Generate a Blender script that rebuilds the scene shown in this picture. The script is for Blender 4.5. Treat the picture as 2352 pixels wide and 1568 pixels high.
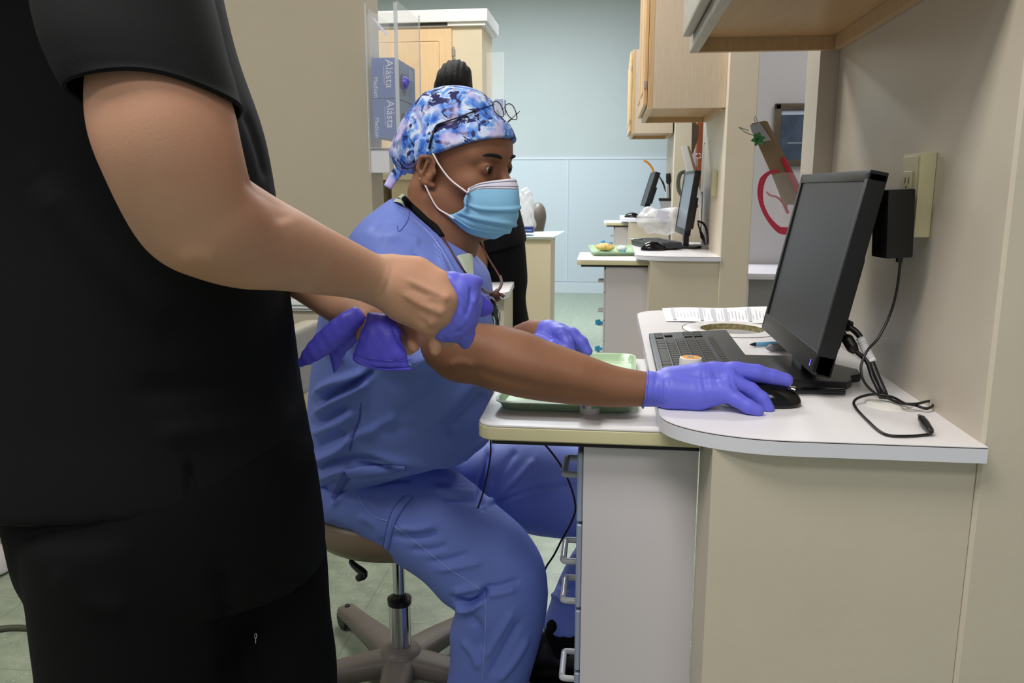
import bpy, bmesh, math, random
import numpy as np
from mathutils import Vector, Matrix
from mathutils.bvhtree import BVHTree
random.seed(4); rng = np.random.default_rng(4)
for o in list(bpy.data.objects): bpy.data.objects.remove(o)
C = bpy.context.scene.collection
SC = bpy.context.scene

# ------------------------------------------------------------ camera
FPX = 1850.0; ZC = 1.08
TH = math.atan(350/FPX); PS = math.atan(224*math.cos(TH)/FPX)
cF = np.array([-math.sin(PS)*math.cos(TH), math.cos(PS)*math.cos(TH), -math.sin(TH)])
cR = np.array([math.cos(PS), math.sin(PS), 0.0]); cU = np.cross(cR, cF); cO = np.array([0, 0, ZC])
cam = bpy.data.objects.new('camera', bpy.data.cameras.new('camera')); C.objects.link(cam)
cam.matrix_world = Matrix(((cR[0], cU[0], -cF[0], 0), (cR[1], cU[1], -cF[1], 0), (cR[2], cU[2], -cF[2], ZC), (0, 0, 0, 1)))
cam.data.sensor_width = 36; cam.data.lens = FPX/2352*36
cam.data.clip_start = 0.02; cam.data.clip_end = 60
cam.data.dof.use_dof = True; cam.data.dof.focus_distance = 1.25; cam.data.dof.aperture_fstop = 18
SC.camera = cam
# ------------------------------------------------------------ world, lamps, exposure
w = bpy.data.worlds.new('world'); SC.world = w; w.use_nodes = True
w.node_tree.nodes['Background'].inputs[0].default_value = (0.92, 0.95, 1.0, 1)
w.node_tree.nodes['Background'].inputs[1].default_value = 0.31
SC.view_settings.view_transform = 'Standard'; SC.view_settings.look = 'None'
SC.view_settings.exposure = 0.0; SC.view_settings.gamma = 1; SC.view_settings.use_curve_mapping = False
def area(loc, sx, sy, power, col=(1, .96, .9), rot=(0, 0, 0)):
    l = bpy.data.lights.new('ceiling_lamp', 'AREA'); l.shape = 'RECTANGLE'; l.size = sx; l.size_y = sy
    l.energy = power; l.color = col
    o = bpy.data.objects.new('ceiling_lamp', l); C.objects.link(o); o.location = loc; o.rotation_euler = rot
    return o
CEIL = 3.05
area((-0.8, 0.2, CEIL-.03), 1.3, .65, 50)
area((0.2, -1.2, CEIL-.03), 1.3, .65, 30)
area((-2.6, 0.2, CEIL-.03), 1.3, .65, 24)
area((-0.8, 3.4, CEIL-.03), 1.3, .65, 66, (1, .98, .95))
area((-0.7, 6.3, CEIL-.03), 1.3, .65, 100, (.87, .95, 1))
area((-2.8, 6.0, CEIL-.03), 1.3, .65, 74, (.88, .95, 1))
area((1.9, 4.4, CEIL-.03), .65, 1.3, 34, (.97, .97, 1))

# ------------------------------------------------------------ pixel helpers (pixel of the 2352x1568 frame + a real distance -> a point)
def ray(u, v): return cF + cR*(u-1176)/FPX + cU*(784-v)/FPX
def P(u, v, Y): d = ray(u, v); return cO + d*(Y/d[1])
def PZ(u, v, z): d = ray(u, v); return cO + d*((z-ZC)/d[2])
def PX(u, v, x): d = ray(u, v); return cO + d*(x/d[0])
def proj(V):
    q = np.asarray(V) - cO; z = q@cF
    return np.stack([1176+FPX*(q@cR)/z, 784-FPX*(q@cU)/z], 1)

# ------------------------------------------------------------ materials
def lin(c):
    r = []
    for x in c[:3]:
        x /= 255
        r.append(x/12.92 if x <= .04045 else ((x+.055)/1.055)**2.4)
    return (*r, 1)
def mat(name, col, rough=.5, metal=0, spec=.5, bump=0, bscale=200, noise=0, nscale=8, sss=0, col2=None, trans=0, alpha=1, emit=None, estr=0, coat=0, stretch=None, ior=1.45):
    m = bpy.data.materials.new(name); m.use_nodes = True
    nt = m.node_tree; b = nt.nodes['Principled BSDF']; N = nt.nodes; L = nt.links
    b.inputs['Base Color'].default_value = lin(col); b.inputs['Roughness'].default_value = rough
    b.inputs['Metallic'].default_value = metal; b.inputs['Specular IOR Level'].default_value = spec
    b.inputs['IOR'].default_value = ior
    if sss:
        b.inputs['Subsurface Weight'].default_value = sss; b.inputs['Subsurface Radius'].default_value = (.012, .005, .003); b.inputs['Subsurface Scale'].default_value = .6
    if trans: b.inputs['Transmission Weight'].default_value = trans
    if alpha < 1: b.inputs['Alpha'].default_value = alpha
    if coat: b.inputs['Coat Weight'].default_value = coat; b.inputs['Coat Roughness'].default_value = .15
    if emit: b.inputs['Emission Color'].default_value = lin(emit); b.inputs['Emission Strength'].default_value = estr
    tc = N.new('ShaderNodeTexCoord'); src = tc.outputs['Object']
    if stretch:
        mp = N.new('ShaderNodeMapping'); mp.inputs['Scale'].default_value = stretch; L.new(src, mp.inputs[0]); src = mp.outputs[0]
    if noise or col2:
        n = N.new('ShaderNodeTexNoise'); n.inputs['Scale'].default_value = nscale; n.inputs['Detail'].default_value = 4
        L.new(src, n.inputs['Vector'])
        r = N.new('ShaderNodeValToRGB'); c1 = lin(col); c2 = lin(col2) if col2 else tuple(x*(1-noise) for x in c1[:3])+(1,)
        r.color_ramp.elements[0].position = .35; r.color_ramp.elements[0].color = c2
        r.color_ramp.elements[1].position = .65; r.color_ramp.elements[1].color = c1
        L.new(n.outputs[0], r.inputs[0]); L.new(r.outputs[0], b.inputs['Base Color'])
    if bump:
        n = N.new('ShaderNodeTexNoise'); n.inputs['Scale'].default_value = bscale; n.inputs['Detail'].default_value = 3
        L.new(src, n.inputs['Vector']); bp = N.new('ShaderNodeBump'); bp.inputs['Strength'].default_value = bump; bp.inputs['Distance'].default_value = .002
        L.new(n.outputs[0], bp.inputs['Height']); L.new(bp.outputs[0], b.inputs['Normal'])
    return m
M = {}
M['wall'] = mat('beige_wall_paint', (214, 201, 181), .45, bump=.12, bscale=90, noise=.05, nscale=3)
M['wall_sheen'] = mat('beige_gloss_paint', (206, 196, 179), .38, bump=.15, bscale=60, noise=.05, nscale=5)
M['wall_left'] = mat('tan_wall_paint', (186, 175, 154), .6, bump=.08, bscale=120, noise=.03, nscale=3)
M['wall_blue'] = mat('pale_blue_green_wall', (186, 196, 199), .6, noise=.03, nscale=2)  # far wall in one pale blue-green tone
M['panel_blue'] = mat('pale_blue_wainscot', (196, 208, 218), .5)
M['wall_grey'] = mat('grey_wall_paint', (172, 168, 170), .7)
M['ceiling'] = mat('ceiling_white', (215, 215, 208), .8)
M['white_trim'] = mat('white_trim', (232, 234, 236), .35)
M['blue_trim'] = mat('pale_blue_trim', (204, 214, 224), .4)
M['laminate'] = mat('white_laminate', (232, 229, 232), .32, noise=.03, nscale=3)
M['laminate_edge'] = mat('laminate_edge', (222, 222, 232), .35)
M['brown_line'] = mat('worn_brown_seam', (62, 38, 28), .6)
M['yellow_edge'] = mat('yellowed_edge', (216, 208, 168), .35, noise=.1, nscale=6)
M['cab_side'] = mat('lilac_white_panel', (214, 208, 214), .4, noise=.03, nscale=3)
M['black_strip'] = mat('black_strip', (22, 20, 22), .5)
M['wood'] = mat('light_maple', (206, 186, 164), .42, noise=.10, nscale=14, stretch=(14, 14, .7))
M['wood_edge'] = mat('maple_edge', (204, 170, 126), .42, noise=.12, nscale=14, stretch=(10, 10, .8))
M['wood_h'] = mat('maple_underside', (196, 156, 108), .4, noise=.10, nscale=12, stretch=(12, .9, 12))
M['wood_pale'] = mat('whitewashed_wood', (196, 188, 170), .5, noise=.12, nscale=16, stretch=(14, .9, 14))
M['steel'] = mat('brushed_steel', (190, 190, 192), .28, metal=1)
M['chrome'] = mat('chrome', (215, 215, 218), .1, metal=1)
M['black_plastic'] = mat('black_plastic', (17, 17, 19), .38)
M['black_gloss'] = mat('glossy_black_plastic', (10, 10, 12), .12)
M['grey_plastic'] = mat('dark_grey_plastic', (42, 46, 52), .45)
M['screen'] = mat('switched_off_screen', (50, 53, 62), .38, spec=.35)
M['screen_far'] = mat('bluish_screen', (96, 108, 124), .25)
M['ivory'] = mat('ivory_plastic', (205, 198, 160), .35)
M['white_plastic'] = mat('white_plastic', (228, 226, 220), .35)
M['handle_plastic'] = mat('translucent_handle_plastic', (206, 208, 214), .25, sss=.2)
M['clear'] = mat('clear_acrylic', (244, 248, 250), .06, alpha=.12, spec=.7)
M['clear_edge'] = mat('acrylic_edge', (220, 226, 230), .15, alpha=.6)
M['bag'] = mat('thin_clear_plastic_bag', (232, 230, 232), .28, alpha=.5, bump=.8, bscale=60)
M['lens'] = mat('spectacle_lens', (240, 244, 246), .03, alpha=.22, spec=.9)
M['scrub'] = mat('ceil_blue_scrub_cloth', (122, 143, 230), .6, bump=.10, bscale=900, noise=.07, nscale=5)
M['scrub_dark'] = mat('ceil_blue_seam_and_shade', (86, 104, 190), .7)  # seams, and the painted shadow strip at the hem flap
M['scrub_light'] = mat('pale_blue_stitching', (160, 176, 236), .7)
M['black_cloth'] = mat('black_scrub_cloth', (9, 10, 13), .85, spec=.25, bump=.15, bscale=700)
M['black_cloth_soft'] = mat('black_trouser_cloth', (7, 7, 9), .9, spec=.2, bump=.12, bscale=700)
M['skin_dark'] = mat('brown_skin', (142, 98, 74), .54, spec=.35, sss=.10, bump=.14, bscale=420, noise=.16, nscale=11)
M['skin_light'] = mat('light_skin', (194, 152, 126), .58, spec=.3, sss=.12, bump=.10, bscale=420, col2=(190, 138, 112), nscale=9)
M['glove'] = mat('violet_blue_nitrile', (104, 108, 226), .46, bump=.07, bscale=130, noise=.07, nscale=12, sss=.08)
M['glove_dark'] = mat('deep_violet_nitrile', (88, 82, 218), .46, bump=.08, bscale=120)
M['mask_blue'] = mat('mask_blue_paper', (142, 200, 240), .6, bump=.1, bscale=600)
M['mask_white'] = mat('mask_white_paper', (226, 224, 240), .6)
M['stitch'] = mat('mask_print_blue_grey', (120, 130, 170), .6)
M['elastic'] = mat('white_elastic', (236, 226, 226), .6)
M['tshirt'] = mat('pale_green_cotton', (206, 216, 196), .8)
M['brow'] = mat('black_brow_hair', (20, 15, 14), .8)
M['hair'] = mat('black_braided_hair', (12, 9, 9), .7, spec=.25, bump=.8, bscale=40, stretch=(6, 6, .6))
M['eye_white'] = mat('eye_white', (206, 196, 190), .15)
M['iris'] = mat('dark_iris', (26, 15, 11), .08)
M['vinyl'] = mat('taupe_vinyl', (128, 110, 88), .38)
M['vinyl_pale'] = mat('pale_taupe_vinyl', (176, 170, 152), .4)
M['stool_base'] = mat('taupe_painted_base', (112, 104, 97), .45, bump=.1, bscale=200)
M['tray'] = mat('pale_green_tray', (178, 208, 168), .3)
M['paper'] = mat('white_paper', (236, 236, 240), .7)
M['print'] = mat('grey_print', (196, 196, 204), .7)
M['blue_box'] = mat('blue_cardboard', (88, 112, 176), .5)
M['blue_box_side'] = mat('pale_blue_cardboard', (108, 140, 184), .5)
M['navy'] = mat('navy_card', (34, 40, 110), .5)
M['white_ink'] = mat('white_ink', (220, 225, 240), .6)
M['red'] = mat('red_plastic', (206, 40, 62), .35)
M['red_soft'] = mat('red_rim', (196, 62, 84), .35)
M['clipboard'] = mat('brown_hardboard', (152, 132, 100), .35, noise=.15, nscale=6)
M['green'] = mat('green_plastic_leaves', (60, 132, 80), .4)
M['frame'] = mat('dark_bronze_frame', (92, 80, 66), .4, metal=.3, noise=.3, nscale=20)
M['picture'] = mat('dark_blue_picture', (50, 62, 78), .2, col2=(70, 82, 100), nscale=9)
M['orange'] = mat('orange_print', (236, 160, 60), .5)
M['cyan'] = mat('bright_blue_plastic', (60, 160, 215), .35)
M['pen_blue'] = mat('sky_blue_pen', (120, 180, 222), .3)
M['marker'] = mat('grey_marker', (150, 150, 156), .5, noise=.3, nscale=60)
M['red_wood'] = mat('reddish_wood', (150, 78, 48), .5)
M['peach'] = mat('peach_cloth', (232, 200, 130), .8, noise=.2, nscale=40)
M['cord_brown'] = mat('brown_cord', (88, 52, 44), .6)
M['dirty'] = mat('stained_cream', (196, 184, 136), .7, noise=.5, nscale=120)
M['dark_hole'] = mat('dark_void', (58, 52, 44), .9)
M['beige_ped'] = mat('pedestal_beige', (213, 201, 174), .45, noise=.04, nscale=4)
M['pale_paper_blue'] = mat('pale_blue_paper', (205, 232, 244), .6)
M['leather_shoe'] = mat('black_shoe', (14, 14, 16), .4)
M['label_green'] = mat('mint_label', (120, 196, 160), .5)
# speckled vinyl floor tiles
def floor_mat():
    m = bpy.data.materials.new('speckled_vinyl_tile'); m.use_nodes = True; nt = m.node_tree; N = nt.nodes; L = nt.links; b = N['Principled BSDF']
    b.inputs['Roughness'].default_value = .32
    g = N.new('ShaderNodeTexCoord'); v = N.new('ShaderNodeTexVoronoi'); v.inputs['Scale'].default_value = 85; L.new(g.outputs['Object'], v.inputs['Vector'])
    n = N.new('ShaderNodeTexNoise'); n.inputs['Scale'].default_value = 22; n.inputs['Detail'].default_value = 6; L.new(g.outputs['Object'], n.inputs['Vector'])
    r = N.new('ShaderNodeValToRGB'); e = r.color_ramp.elements; e[0].position = .3; e[0].color = lin((132, 146, 128)); e[1].position = .7; e[1].color = lin((160, 170, 150)); L.new(n.outputs[0], r.inputs[0])
    r2 = N.new('ShaderNodeValToRGB'); e = r2.color_ramp.elements; e[0].position = .10; e[0].color = (1, 1, 1, 1); e[1].position = .2; e[1].color = (0, 0, 0, 1); L.new(v.outputs['Distance'], r2.inputs[0])
    n2 = N.new('ShaderNodeTexNoise'); n2.inputs['Scale'].default_value = 30; L.new(g.outputs['Object'], n2.inputs['Vector'])
    mu = N.new('ShaderNodeMath'); mu.operation = 'MULTIPLY'; L.new(r2.outputs[0], mu.inputs[0]); L.new(n2.outputs[0], mu.inputs[1])
    mx = N.new('ShaderNodeMix'); mx.data_type = 'RGBA'; L.new(mu.outputs[0], mx.inputs[0]); L.new(r.outputs[0], mx.inputs[6]); mx.inputs[7].default_value = lin((232, 234, 214))
    br = N.new('ShaderNodeTexBrick'); br.offset = 0; br.inputs['Scale'].default_value = 1; br.inputs['Brick Width'].default_value = .305; br.inputs['Row Height'].default_value = .305; br.inputs['Mortar Size'].default_value = .0012
    br.inputs['Color1'].default_value = (1, 1, 1, 1); br.inputs['Color2'].default_value = (.97, .97, .97, 1); br.inputs['Mortar'].default_value = (.6, .62, .6, 1); L.new(g.outputs['Object'], br.inputs['Vector'])
    m2 = N.new('ShaderNodeMix'); m2.data_type = 'RGBA'; m2.blend_type = 'MULTIPLY'; m2.inputs[0].default_value = 1; L.new(mx.outputs[2], m2.inputs[6]); L.new(br.outputs[0], m2.inputs[7])
    L.new(m2.outputs[2], b.inputs['Base Color']); return m
M['floor'] = floor_mat()
def cap_mat(o0=0, th=.535, pale=.56):
    m = bpy.data.materials.new('blue_tie_dye_cotton'); m.use_nodes = True; nt = m.node_tree; N = nt.nodes; L = nt.links; b = N['Principled BSDF']
    b.inputs['Roughness'].default_value = .75
    g = N.new('ShaderNodeTexCoord')
    def ns(sc, det, off, dist=0):
        mp = N.new('ShaderNodeMapping'); mp.inputs['Location'].default_value = (off, off*.7, -off); L.new(g.outputs['Object'], mp.inputs[0])
        n = N.new('ShaderNodeTexNoise'); n.inputs['Scale'].default_value = sc; n.inputs['Detail'].default_value = det; n.inputs['Distortion'].default_value = dist; n.inputs['Roughness'].default_value = .62
        L.new(mp.outputs[0], n.inputs['Vector']); return n.outputs[0]
    r = N.new('ShaderNodeValToRGB'); cr = r.color_ramp; cr.elements[0].position = .34; cr.elements[0].color = lin((40, 78, 186)); cr.elements[1].position = .66; cr.elements[1].color = lin((222, 228, 246))
    for p, c in ((.42, (62, 122, 220)), (.50, (120, 168, 236)), (.56, (196, 212, 244))):
        e = cr.elements.new(p); e.color = lin(c)
    L.new(ns(36, 6, o0, .6), r.inputs[0])
    r2 = N.new('ShaderNodeValToRGB'); e = r2.color_ramp.elements; e[0].position = th; e[0].color = (0, 0, 0, 1); e[1].position = th+.035; e[1].color = (1, 1, 1, 1)
    L.new(ns(46, 7, 3.1, .7), r2.inputs[0])
    mx = N.new('ShaderNodeMix'); mx.data_type = 'RGBA'; L.new(r2.outputs[0], mx.inputs[0]); L.new(r.outputs[0], mx.inputs[6]); mx.inputs[7].default_value = lin((28, 24, 88))
    r3 = N.new('ShaderNodeValToRGB'); e = r3.color_ramp.elements; e[0].position = pale; e[0].color = (0, 0, 0, 1); e[1].position = pale+.12; e[1].color = (.8, .8, .8, 1)
    L.new(ns(20, 2, 7.3, .3), r3.inputs[0])
    m2 = N.new('ShaderNodeMix'); m2.data_type = 'RGBA'; L.new(r3.outputs[0], m2.inputs[0]); L.new(mx.outputs[2], m2.inputs[6]); m2.inputs[7].default_value = lin((206, 192, 238))
    L.new(m2.outputs[2], b.inputs['Base Color']); return m
M['cap'] = cap_mat(0, .52)
M['cap_band'] = cap_mat(5.2, .535, .52)

# ------------------------------------------------------------ object helpers
ORG = {}
def link_mesh(name, V, Fc, m, parent=None, origin=None, smooth=False, angle=None):
    V = np.asarray(V, float)
    org = ORG[parent] if parent else (np.asarray(origin, float) if origin is not None else np.zeros(3))
    me = bpy.data.meshes.new(name); me.from_pydata((V-org).tolist(), [], Fc if isinstance(Fc, list) else Fc.tolist()); me.update()
    o = bpy.data.objects.new(name, me); C.objects.link(o)
    me.materials.append(M[m] if isinstance(m, str) else m)
    if smooth:
        me.polygons.foreach_set('use_smooth', [True]*len(me.polygons))
        if angle:
            me.set_sharp_from_angle(angle=math.radians(angle))
    if parent: o.parent = parent
    else: o.location = org
    ORG[o] = org
    return o
def tag(o, label, cat, group=None, kind=None):
    o['label'] = label; o['category'] = cat
    if group: o['group'] = group
    if kind: o['kind'] = kind
    return o
def thing(name, label, cat, loc=(0, 0, 0), group=None):
    o = bpy.data.objects.new(name, None); C.objects.link(o); o.location = loc; o.empty_display_size = .05
    ORG[o] = np.asarray(loc, float); return tag(o, label, cat, group)
def struct(o): o['kind'] = 'structure'; return o
def bm_out(bm):
    V = [tuple(v.co) for v in bm.verts]; bm.verts.index_update()
    Fc = [[v.index for v in f.verts] for f in bm.faces]; bm.free(); return V, Fc
def box(x0, x1, y0, y1, z0, z1, bev=0, seg=2):
    x0, x1 = sorted((x0, x1)); y0, y1 = sorted((y0, y1)); z0, z1 = sorted((z0, z1))
    bm = bmesh.new(); bmesh.ops.create_cube(bm, size=1)
    for v in bm.verts: v.co = Vector((x0+(v.co.x+.5)*(x1-x0), y0+(v.co.y+.5)*(y1-y0), z0+(v.co.z+.5)*(z1-z0)))
    if bev: bmesh.ops.bevel(bm, geom=list(bm.edges), offset=bev, segments=seg, profile=.7, affect='EDGES')
    return bm_out(bm)
def merge(*ms):
    V = []; Fc = []
    for v, f in ms:
        n = len(V); V += [tuple(p) for p in v]; Fc += [[i+n for i in q] for q in (f if isinstance(f, list) else f.tolist())]
    return V, Fc
def xf(mv, Mx=None, loc=None):
    V, Fc = mv; V = np.asarray(V, float)
    if Mx is not None: V = V@np.asarray(Mx).T
    if loc is not None: V = V+np.asarray(loc)
    return V, Fc
def rot(ax, deg): return np.array(Matrix.Rotation(math.radians(deg), 3, ax))
def frame_to(d):
    d = Vector(d).normalized(); return np.array(d.to_track_quat('Z', 'Y').to_matrix())
def prism(poly, z0, z1, bev=0, seg=2):
    bm = bmesh.new(); vs = [bm.verts.new((p[0], p[1], z0)) for p in poly]; f = bm.faces.new(vs)
    r = bmesh.ops.extrude_face_region(bm, geom=[f]); bmesh.ops.translate(bm, vec=(0, 0, z1-z0), verts=[e for e in r['geom'] if isinstance(e, bmesh.types.BMVert)])
    bmesh.ops.recalc_face_normals(bm, faces=bm.faces)
    if bev:
        es = [e for e in bm.edges if abs(e.verts[0].co.z-e.verts[1].co.z) < 1e-6]
        bmesh.ops.bevel(bm, geom=es, offset=bev, segments=seg, profile=.7, affect='EDGES')
    return bm_out(bm)
def cyl(a, b, r, r2=None, n=24, cap=True):
    a = np.asarray(a, float); b = np.asarray(b, float); r2 = r if r2 is None else r2
    R = frame_to(b-a); V = []; Fc = []
    for p, q in ((a, r), (b, r2)):
        for i in range(n):
            t = 2*math.pi*i/n; V.append(p+R@np.array([q*math.cos(t), q*math.sin(t), 0]))
    for i in range(n): j = (i+1) % n; Fc.append([i, j, n+j, n+i])
    if cap: Fc.append(list(range(n))[::-1]); Fc.append([n+i for i in range(n)])
    return V, Fc
def lathe(prof, c, n=32, axis=None):
    """prof: list of (r, z)"""
    V = []; Fc = []; k = len(prof)
    for r, z in prof:
        for i in range(n):
            t = 2*math.pi*i/n; V.append((r*math.cos(t), r*math.sin(t), z))
    for j in range(k-1):
        for i in range(n): q = (i+1) % n; Fc.append([j*n+i, j*n+q, (j+1)*n+q, (j+1)*n+i])
    Fc.append([i for i in range(n)][::-1]); Fc.append([(k-1)*n+i for i in range(n)])
    V = np.array(V)
    if axis is not None: V = V@frame_to(axis).T
    return V+np.asarray(c), Fc
def crom(pts, sub):
    pts = np.asarray(pts, float)
    if len(pts) < 3 or sub < 2:
        return pts if sub < 2 else np.array([pts[0]+(pts[-1]-pts[0])*t for t in np.linspace(0, 1, sub+1)])
    p = np.vstack([2*pts[0]-pts[1], pts, 2*pts[-1]-pts[-2]]); out = []
    for i in range(1, len(p)-2):
        for t in np.linspace(0, 1, sub, endpoint=False):
            out.append(.5*((2*p[i])+(-p[i-1]+p[i+1])*t+(2*p[i-1]-5*p[i]+4*p[i+1]-p[i+2])*t*t+(-p[i-1]+3*p[i]-3*p[i+1]+p[i+2])*t**3))
    out.append(p[-2]); return np.array(out)
def tube(pts, r, n=10, sub=6, closed=False, flat=1.0):
    pts = np.asarray(pts, float)
    if closed:
        ext = np.vstack([pts[-2:], pts, pts[:3]]); c = crom(ext, sub); s = 2*sub; c = c[s:s+len(pts)*sub]
    else: c = crom(pts, sub)
    rr = np.full(len(c), r) if np.isscalar(r) else np.interp(np.linspace(0, 1, len(c)), np.linspace(0, 1, len(r)), r)
    T = np.gradient(c, axis=0) if not closed else np.roll(c, -1, 0)-np.roll(c, 1, 0)
    T /= np.linalg.norm(T, axis=1)[:, None]+1e-12
    up = np.array([0, 0, 1.]) if abs(T[0][2]) < .9 else np.array([0, 1., 0]); V = []; Fc = []
    nrm = np.cross(T[0], up); nrm /= np.linalg.norm(nrm)
    for i in range(len(c)):
        nrm = nrm-T[i]*(nrm@T[i]); nrm /= np.linalg.norm(nrm)+1e-12; b = np.cross(T[i], nrm)
        for k in range(n):
            t = 2*math.pi*k/n; V.append(c[i]+nrm*math.cos(t)*rr[i]+b*math.sin(t)*rr[i]*flat)
    m = len(c)
    for i in range(m-1+(1 if closed else 0)):
        i2 = (i+1) % m
        for k in range(n): q = (k+1) % n; Fc.append([i*n+k, i*n+q, i2*n+q, i2*n+k])
    if not closed: Fc.append(list(range(n))[::-1]); Fc.append([(m-1)*n+k for k in range(n)])
    return V, Fc
def loft(secs, n=44, sub=5, ex=2.0, capends=True):
    """secs: (pixelA, pixelB, Y centre, half depth): an ellipse that spans the two outline points and is as deep as the body there"""
    rows = []
    for s in secs:
        a = P(s[0][0], s[0][1], s[2]); b = P(s[1][0], s[1][1], s[2])
        rows.append(np.concatenate([(a+b)/2, (b-a)/2, [s[3]]]))
    rows = crom(rows, sub); V = []; Fc = []
    for r in rows:
        c = r[:3]; a = r[3:6]; h = max(r[6], .002)
        for i in range(n):
            t = 2*math.pi*i/n; ct, st = math.cos(t), math.sin(t)
            V.append(c+a*math.copysign(abs(ct)**(2/ex), ct)+np.array([0, h, 0])*math.copysign(abs(st)**(2/ex), st))
    m = len(rows)
    for j in range(m-1):
        for i in range(n): q = (i+1) % n; Fc.append([j*n+i, j*n+q, (j+1)*n+q, (j+1)*n+i])
    if capends: Fc.append(list(range(n))[::-1]); Fc.append([(m-1)*n+i for i in range(n)])
    return V, Fc
def remesh(ms, vox, smooth=3):
    """voxel union of several closed meshes -> numpy verts, quad list"""
    V, Fc = merge(*ms); me = bpy.data.meshes.new('tmp'); me.from_pydata([tuple(v) for v in V], [], Fc)
    bm = bmesh.new(); bm.from_mesh(me); bmesh.ops.recalc_face_normals(bm, faces=bm.faces); bm.to_mesh(me); bm.free()
    o = bpy.data.objects.new('tmp', me); C.objects.link(o); md = o.modifiers.new('r', 'REMESH'); md.mode = 'VOXEL'; md.voxel_size = vox
    dg = bpy.context.evaluated_depsgraph_get(); dg.update(); e = o.evaluated_get(dg); m2 = bpy.data.meshes.new_from_object(e)
    nv = len(m2.vertices); A = np.empty(nv*3); m2.vertices.foreach_get('co', A); A = A.reshape(-1, 3)
    Q = [list(p.vertices) for p in m2.polygons]
    ed = np.empty(len(m2.edges)*2, int); m2.edges.foreach_get('vertices', ed); ed = ed.reshape(-1, 2)
    bpy.data.objects.remove(o); bpy.data.meshes.remove(me); bpy.data.meshes.remove(m2)
    return lap(A, ed, smooth), Q
def lap(A, ed, it, f=.5):
    deg = np.zeros(len(A)); np.add.at(deg, ed[:, 0], 1); np.add.at(deg, ed[:, 1], 1); deg[deg == 0] = 1
    for k in range(it):
        s = np.zeros_like(A)
        for c in range(3):
            s[:, c] = np.bincount(ed[:, 0], A[ed[:, 1], c], len(A))+np.bincount(ed[:, 1], A[ed[:, 0], c], len(A))
        A = A+(s/deg[:, None]-A)*f
    return A
def vnormals(V, Fc):
    V = np.asarray(V); q = np.array([f if len(f) == 4 else [f[0], f[1], f[2], f[2]] for f in Fc if len(f) < 5])
    n = np.cross(V[q[:, 2]]-V[q[:, 0]], V[q[:, 3]]-V[q[:, 1]]); n = np.where(np.isfinite(n), n, 0)
    N = np.zeros_like(V)
    for k in range(4): np.add.at(N, q[:, k], n)
    return N/(np.linalg.norm(N, axis=1)[:, None]+1e-12)
def crease(V, Fc, cl):
    """folds: raise or sink the cloth along curves (curve given as pixels of the side we see; width px, height m)"""
    V = np.array(V); N = vnormals(V, Fc); uv = proj(V); d = V-cO; d /= np.linalg.norm(d, axis=1)[:, None]
    w = np.clip(-(N*d).sum(1)*4+.25, 0, 1); D = np.zeros(len(V))
    for pts, wd, amp in cl:
        c = crom(pts, 6); best = np.full(len(V), 1e9); tt = np.zeros(len(V))
        lo = c.min(0)-4*wd; hi = c.max(0)+4*wd; sel = np.where((uv > lo).all(1) & (uv < hi).all(1))[0]
        if not len(sel): continue
        for i in range(len(c)-1):
            a = c[i]; ab = c[i+1]-a; L2 = ab@ab+1e-9; t = np.clip(((uv[sel]-a)@ab)/L2, 0, 1); dist = np.linalg.norm(uv[sel]-a-t[:, None]*ab, axis=1)
            up = dist < best[sel]; best[sel[up]] = dist[up]; tt[sel[up]] = (i+t[up])/(len(c)-1)
        fade = np.clip(np.sin(math.pi*np.clip(tt, .03, .97))*2.2, 0.12, 1)
        D[sel] += amp*np.exp(-(best[sel]/wd)**2)*fade[sel]
    return V+N*(D*w)[:, None]
class Drape:
    """lay strips and seams on the surface seen from the front"""
    def __init__(s, V, Fc): s.t = BVHTree.FromPolygons([tuple(v) for v in V], Fc)
    def hit(s, u, v, off=.001, Yd=1.4):
        d = Vector(ray(u, v)).normalized(); h = s.t.ray_cast(Vector(cO), d)
        if h[0] is None: return P(u, v, Yd)
        n = h[1] if h[1].dot(d) < 0 else -h[1]
        return np.array(h[0]+n*off)
    def line(s, pts, r, off=.0005, sub=8, Yd=1.4):
        return tube([s.hit(u, v, off, Yd) for u, v in crom(pts, sub)], r, n=6, sub=1)
    def strip(s, A, B, rows=24, cols=6, off=.0015, Yd=1.4):
        A = crom(A, 8); B = crom(B, 8)
        ia = np.linspace(0, len(A)-1, rows); ib = np.linspace(0, len(B)-1, rows)
        a = np.stack([np.interp(ia, range(len(A)), A[:, k]) for k in (0, 1)], 1); b = np.stack([np.interp(ib, range(len(B)), B[:, k]) for k in (0, 1)], 1)
        V = []; Fc = []
        for i in range(rows):
            for j in range(cols):
                t = j/(cols-1); q = a[i]*(1-t)+b[i]*t; V.append(s.hit(q[0], q[1], off*(1 if 0 < j < cols-1 else .2), Yd))
        for i in range(rows-1):
            for j in range(cols-1): k = i*cols+j; Fc.append([k, k+1, k+cols+1, k+cols])
        return V, Fc

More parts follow.
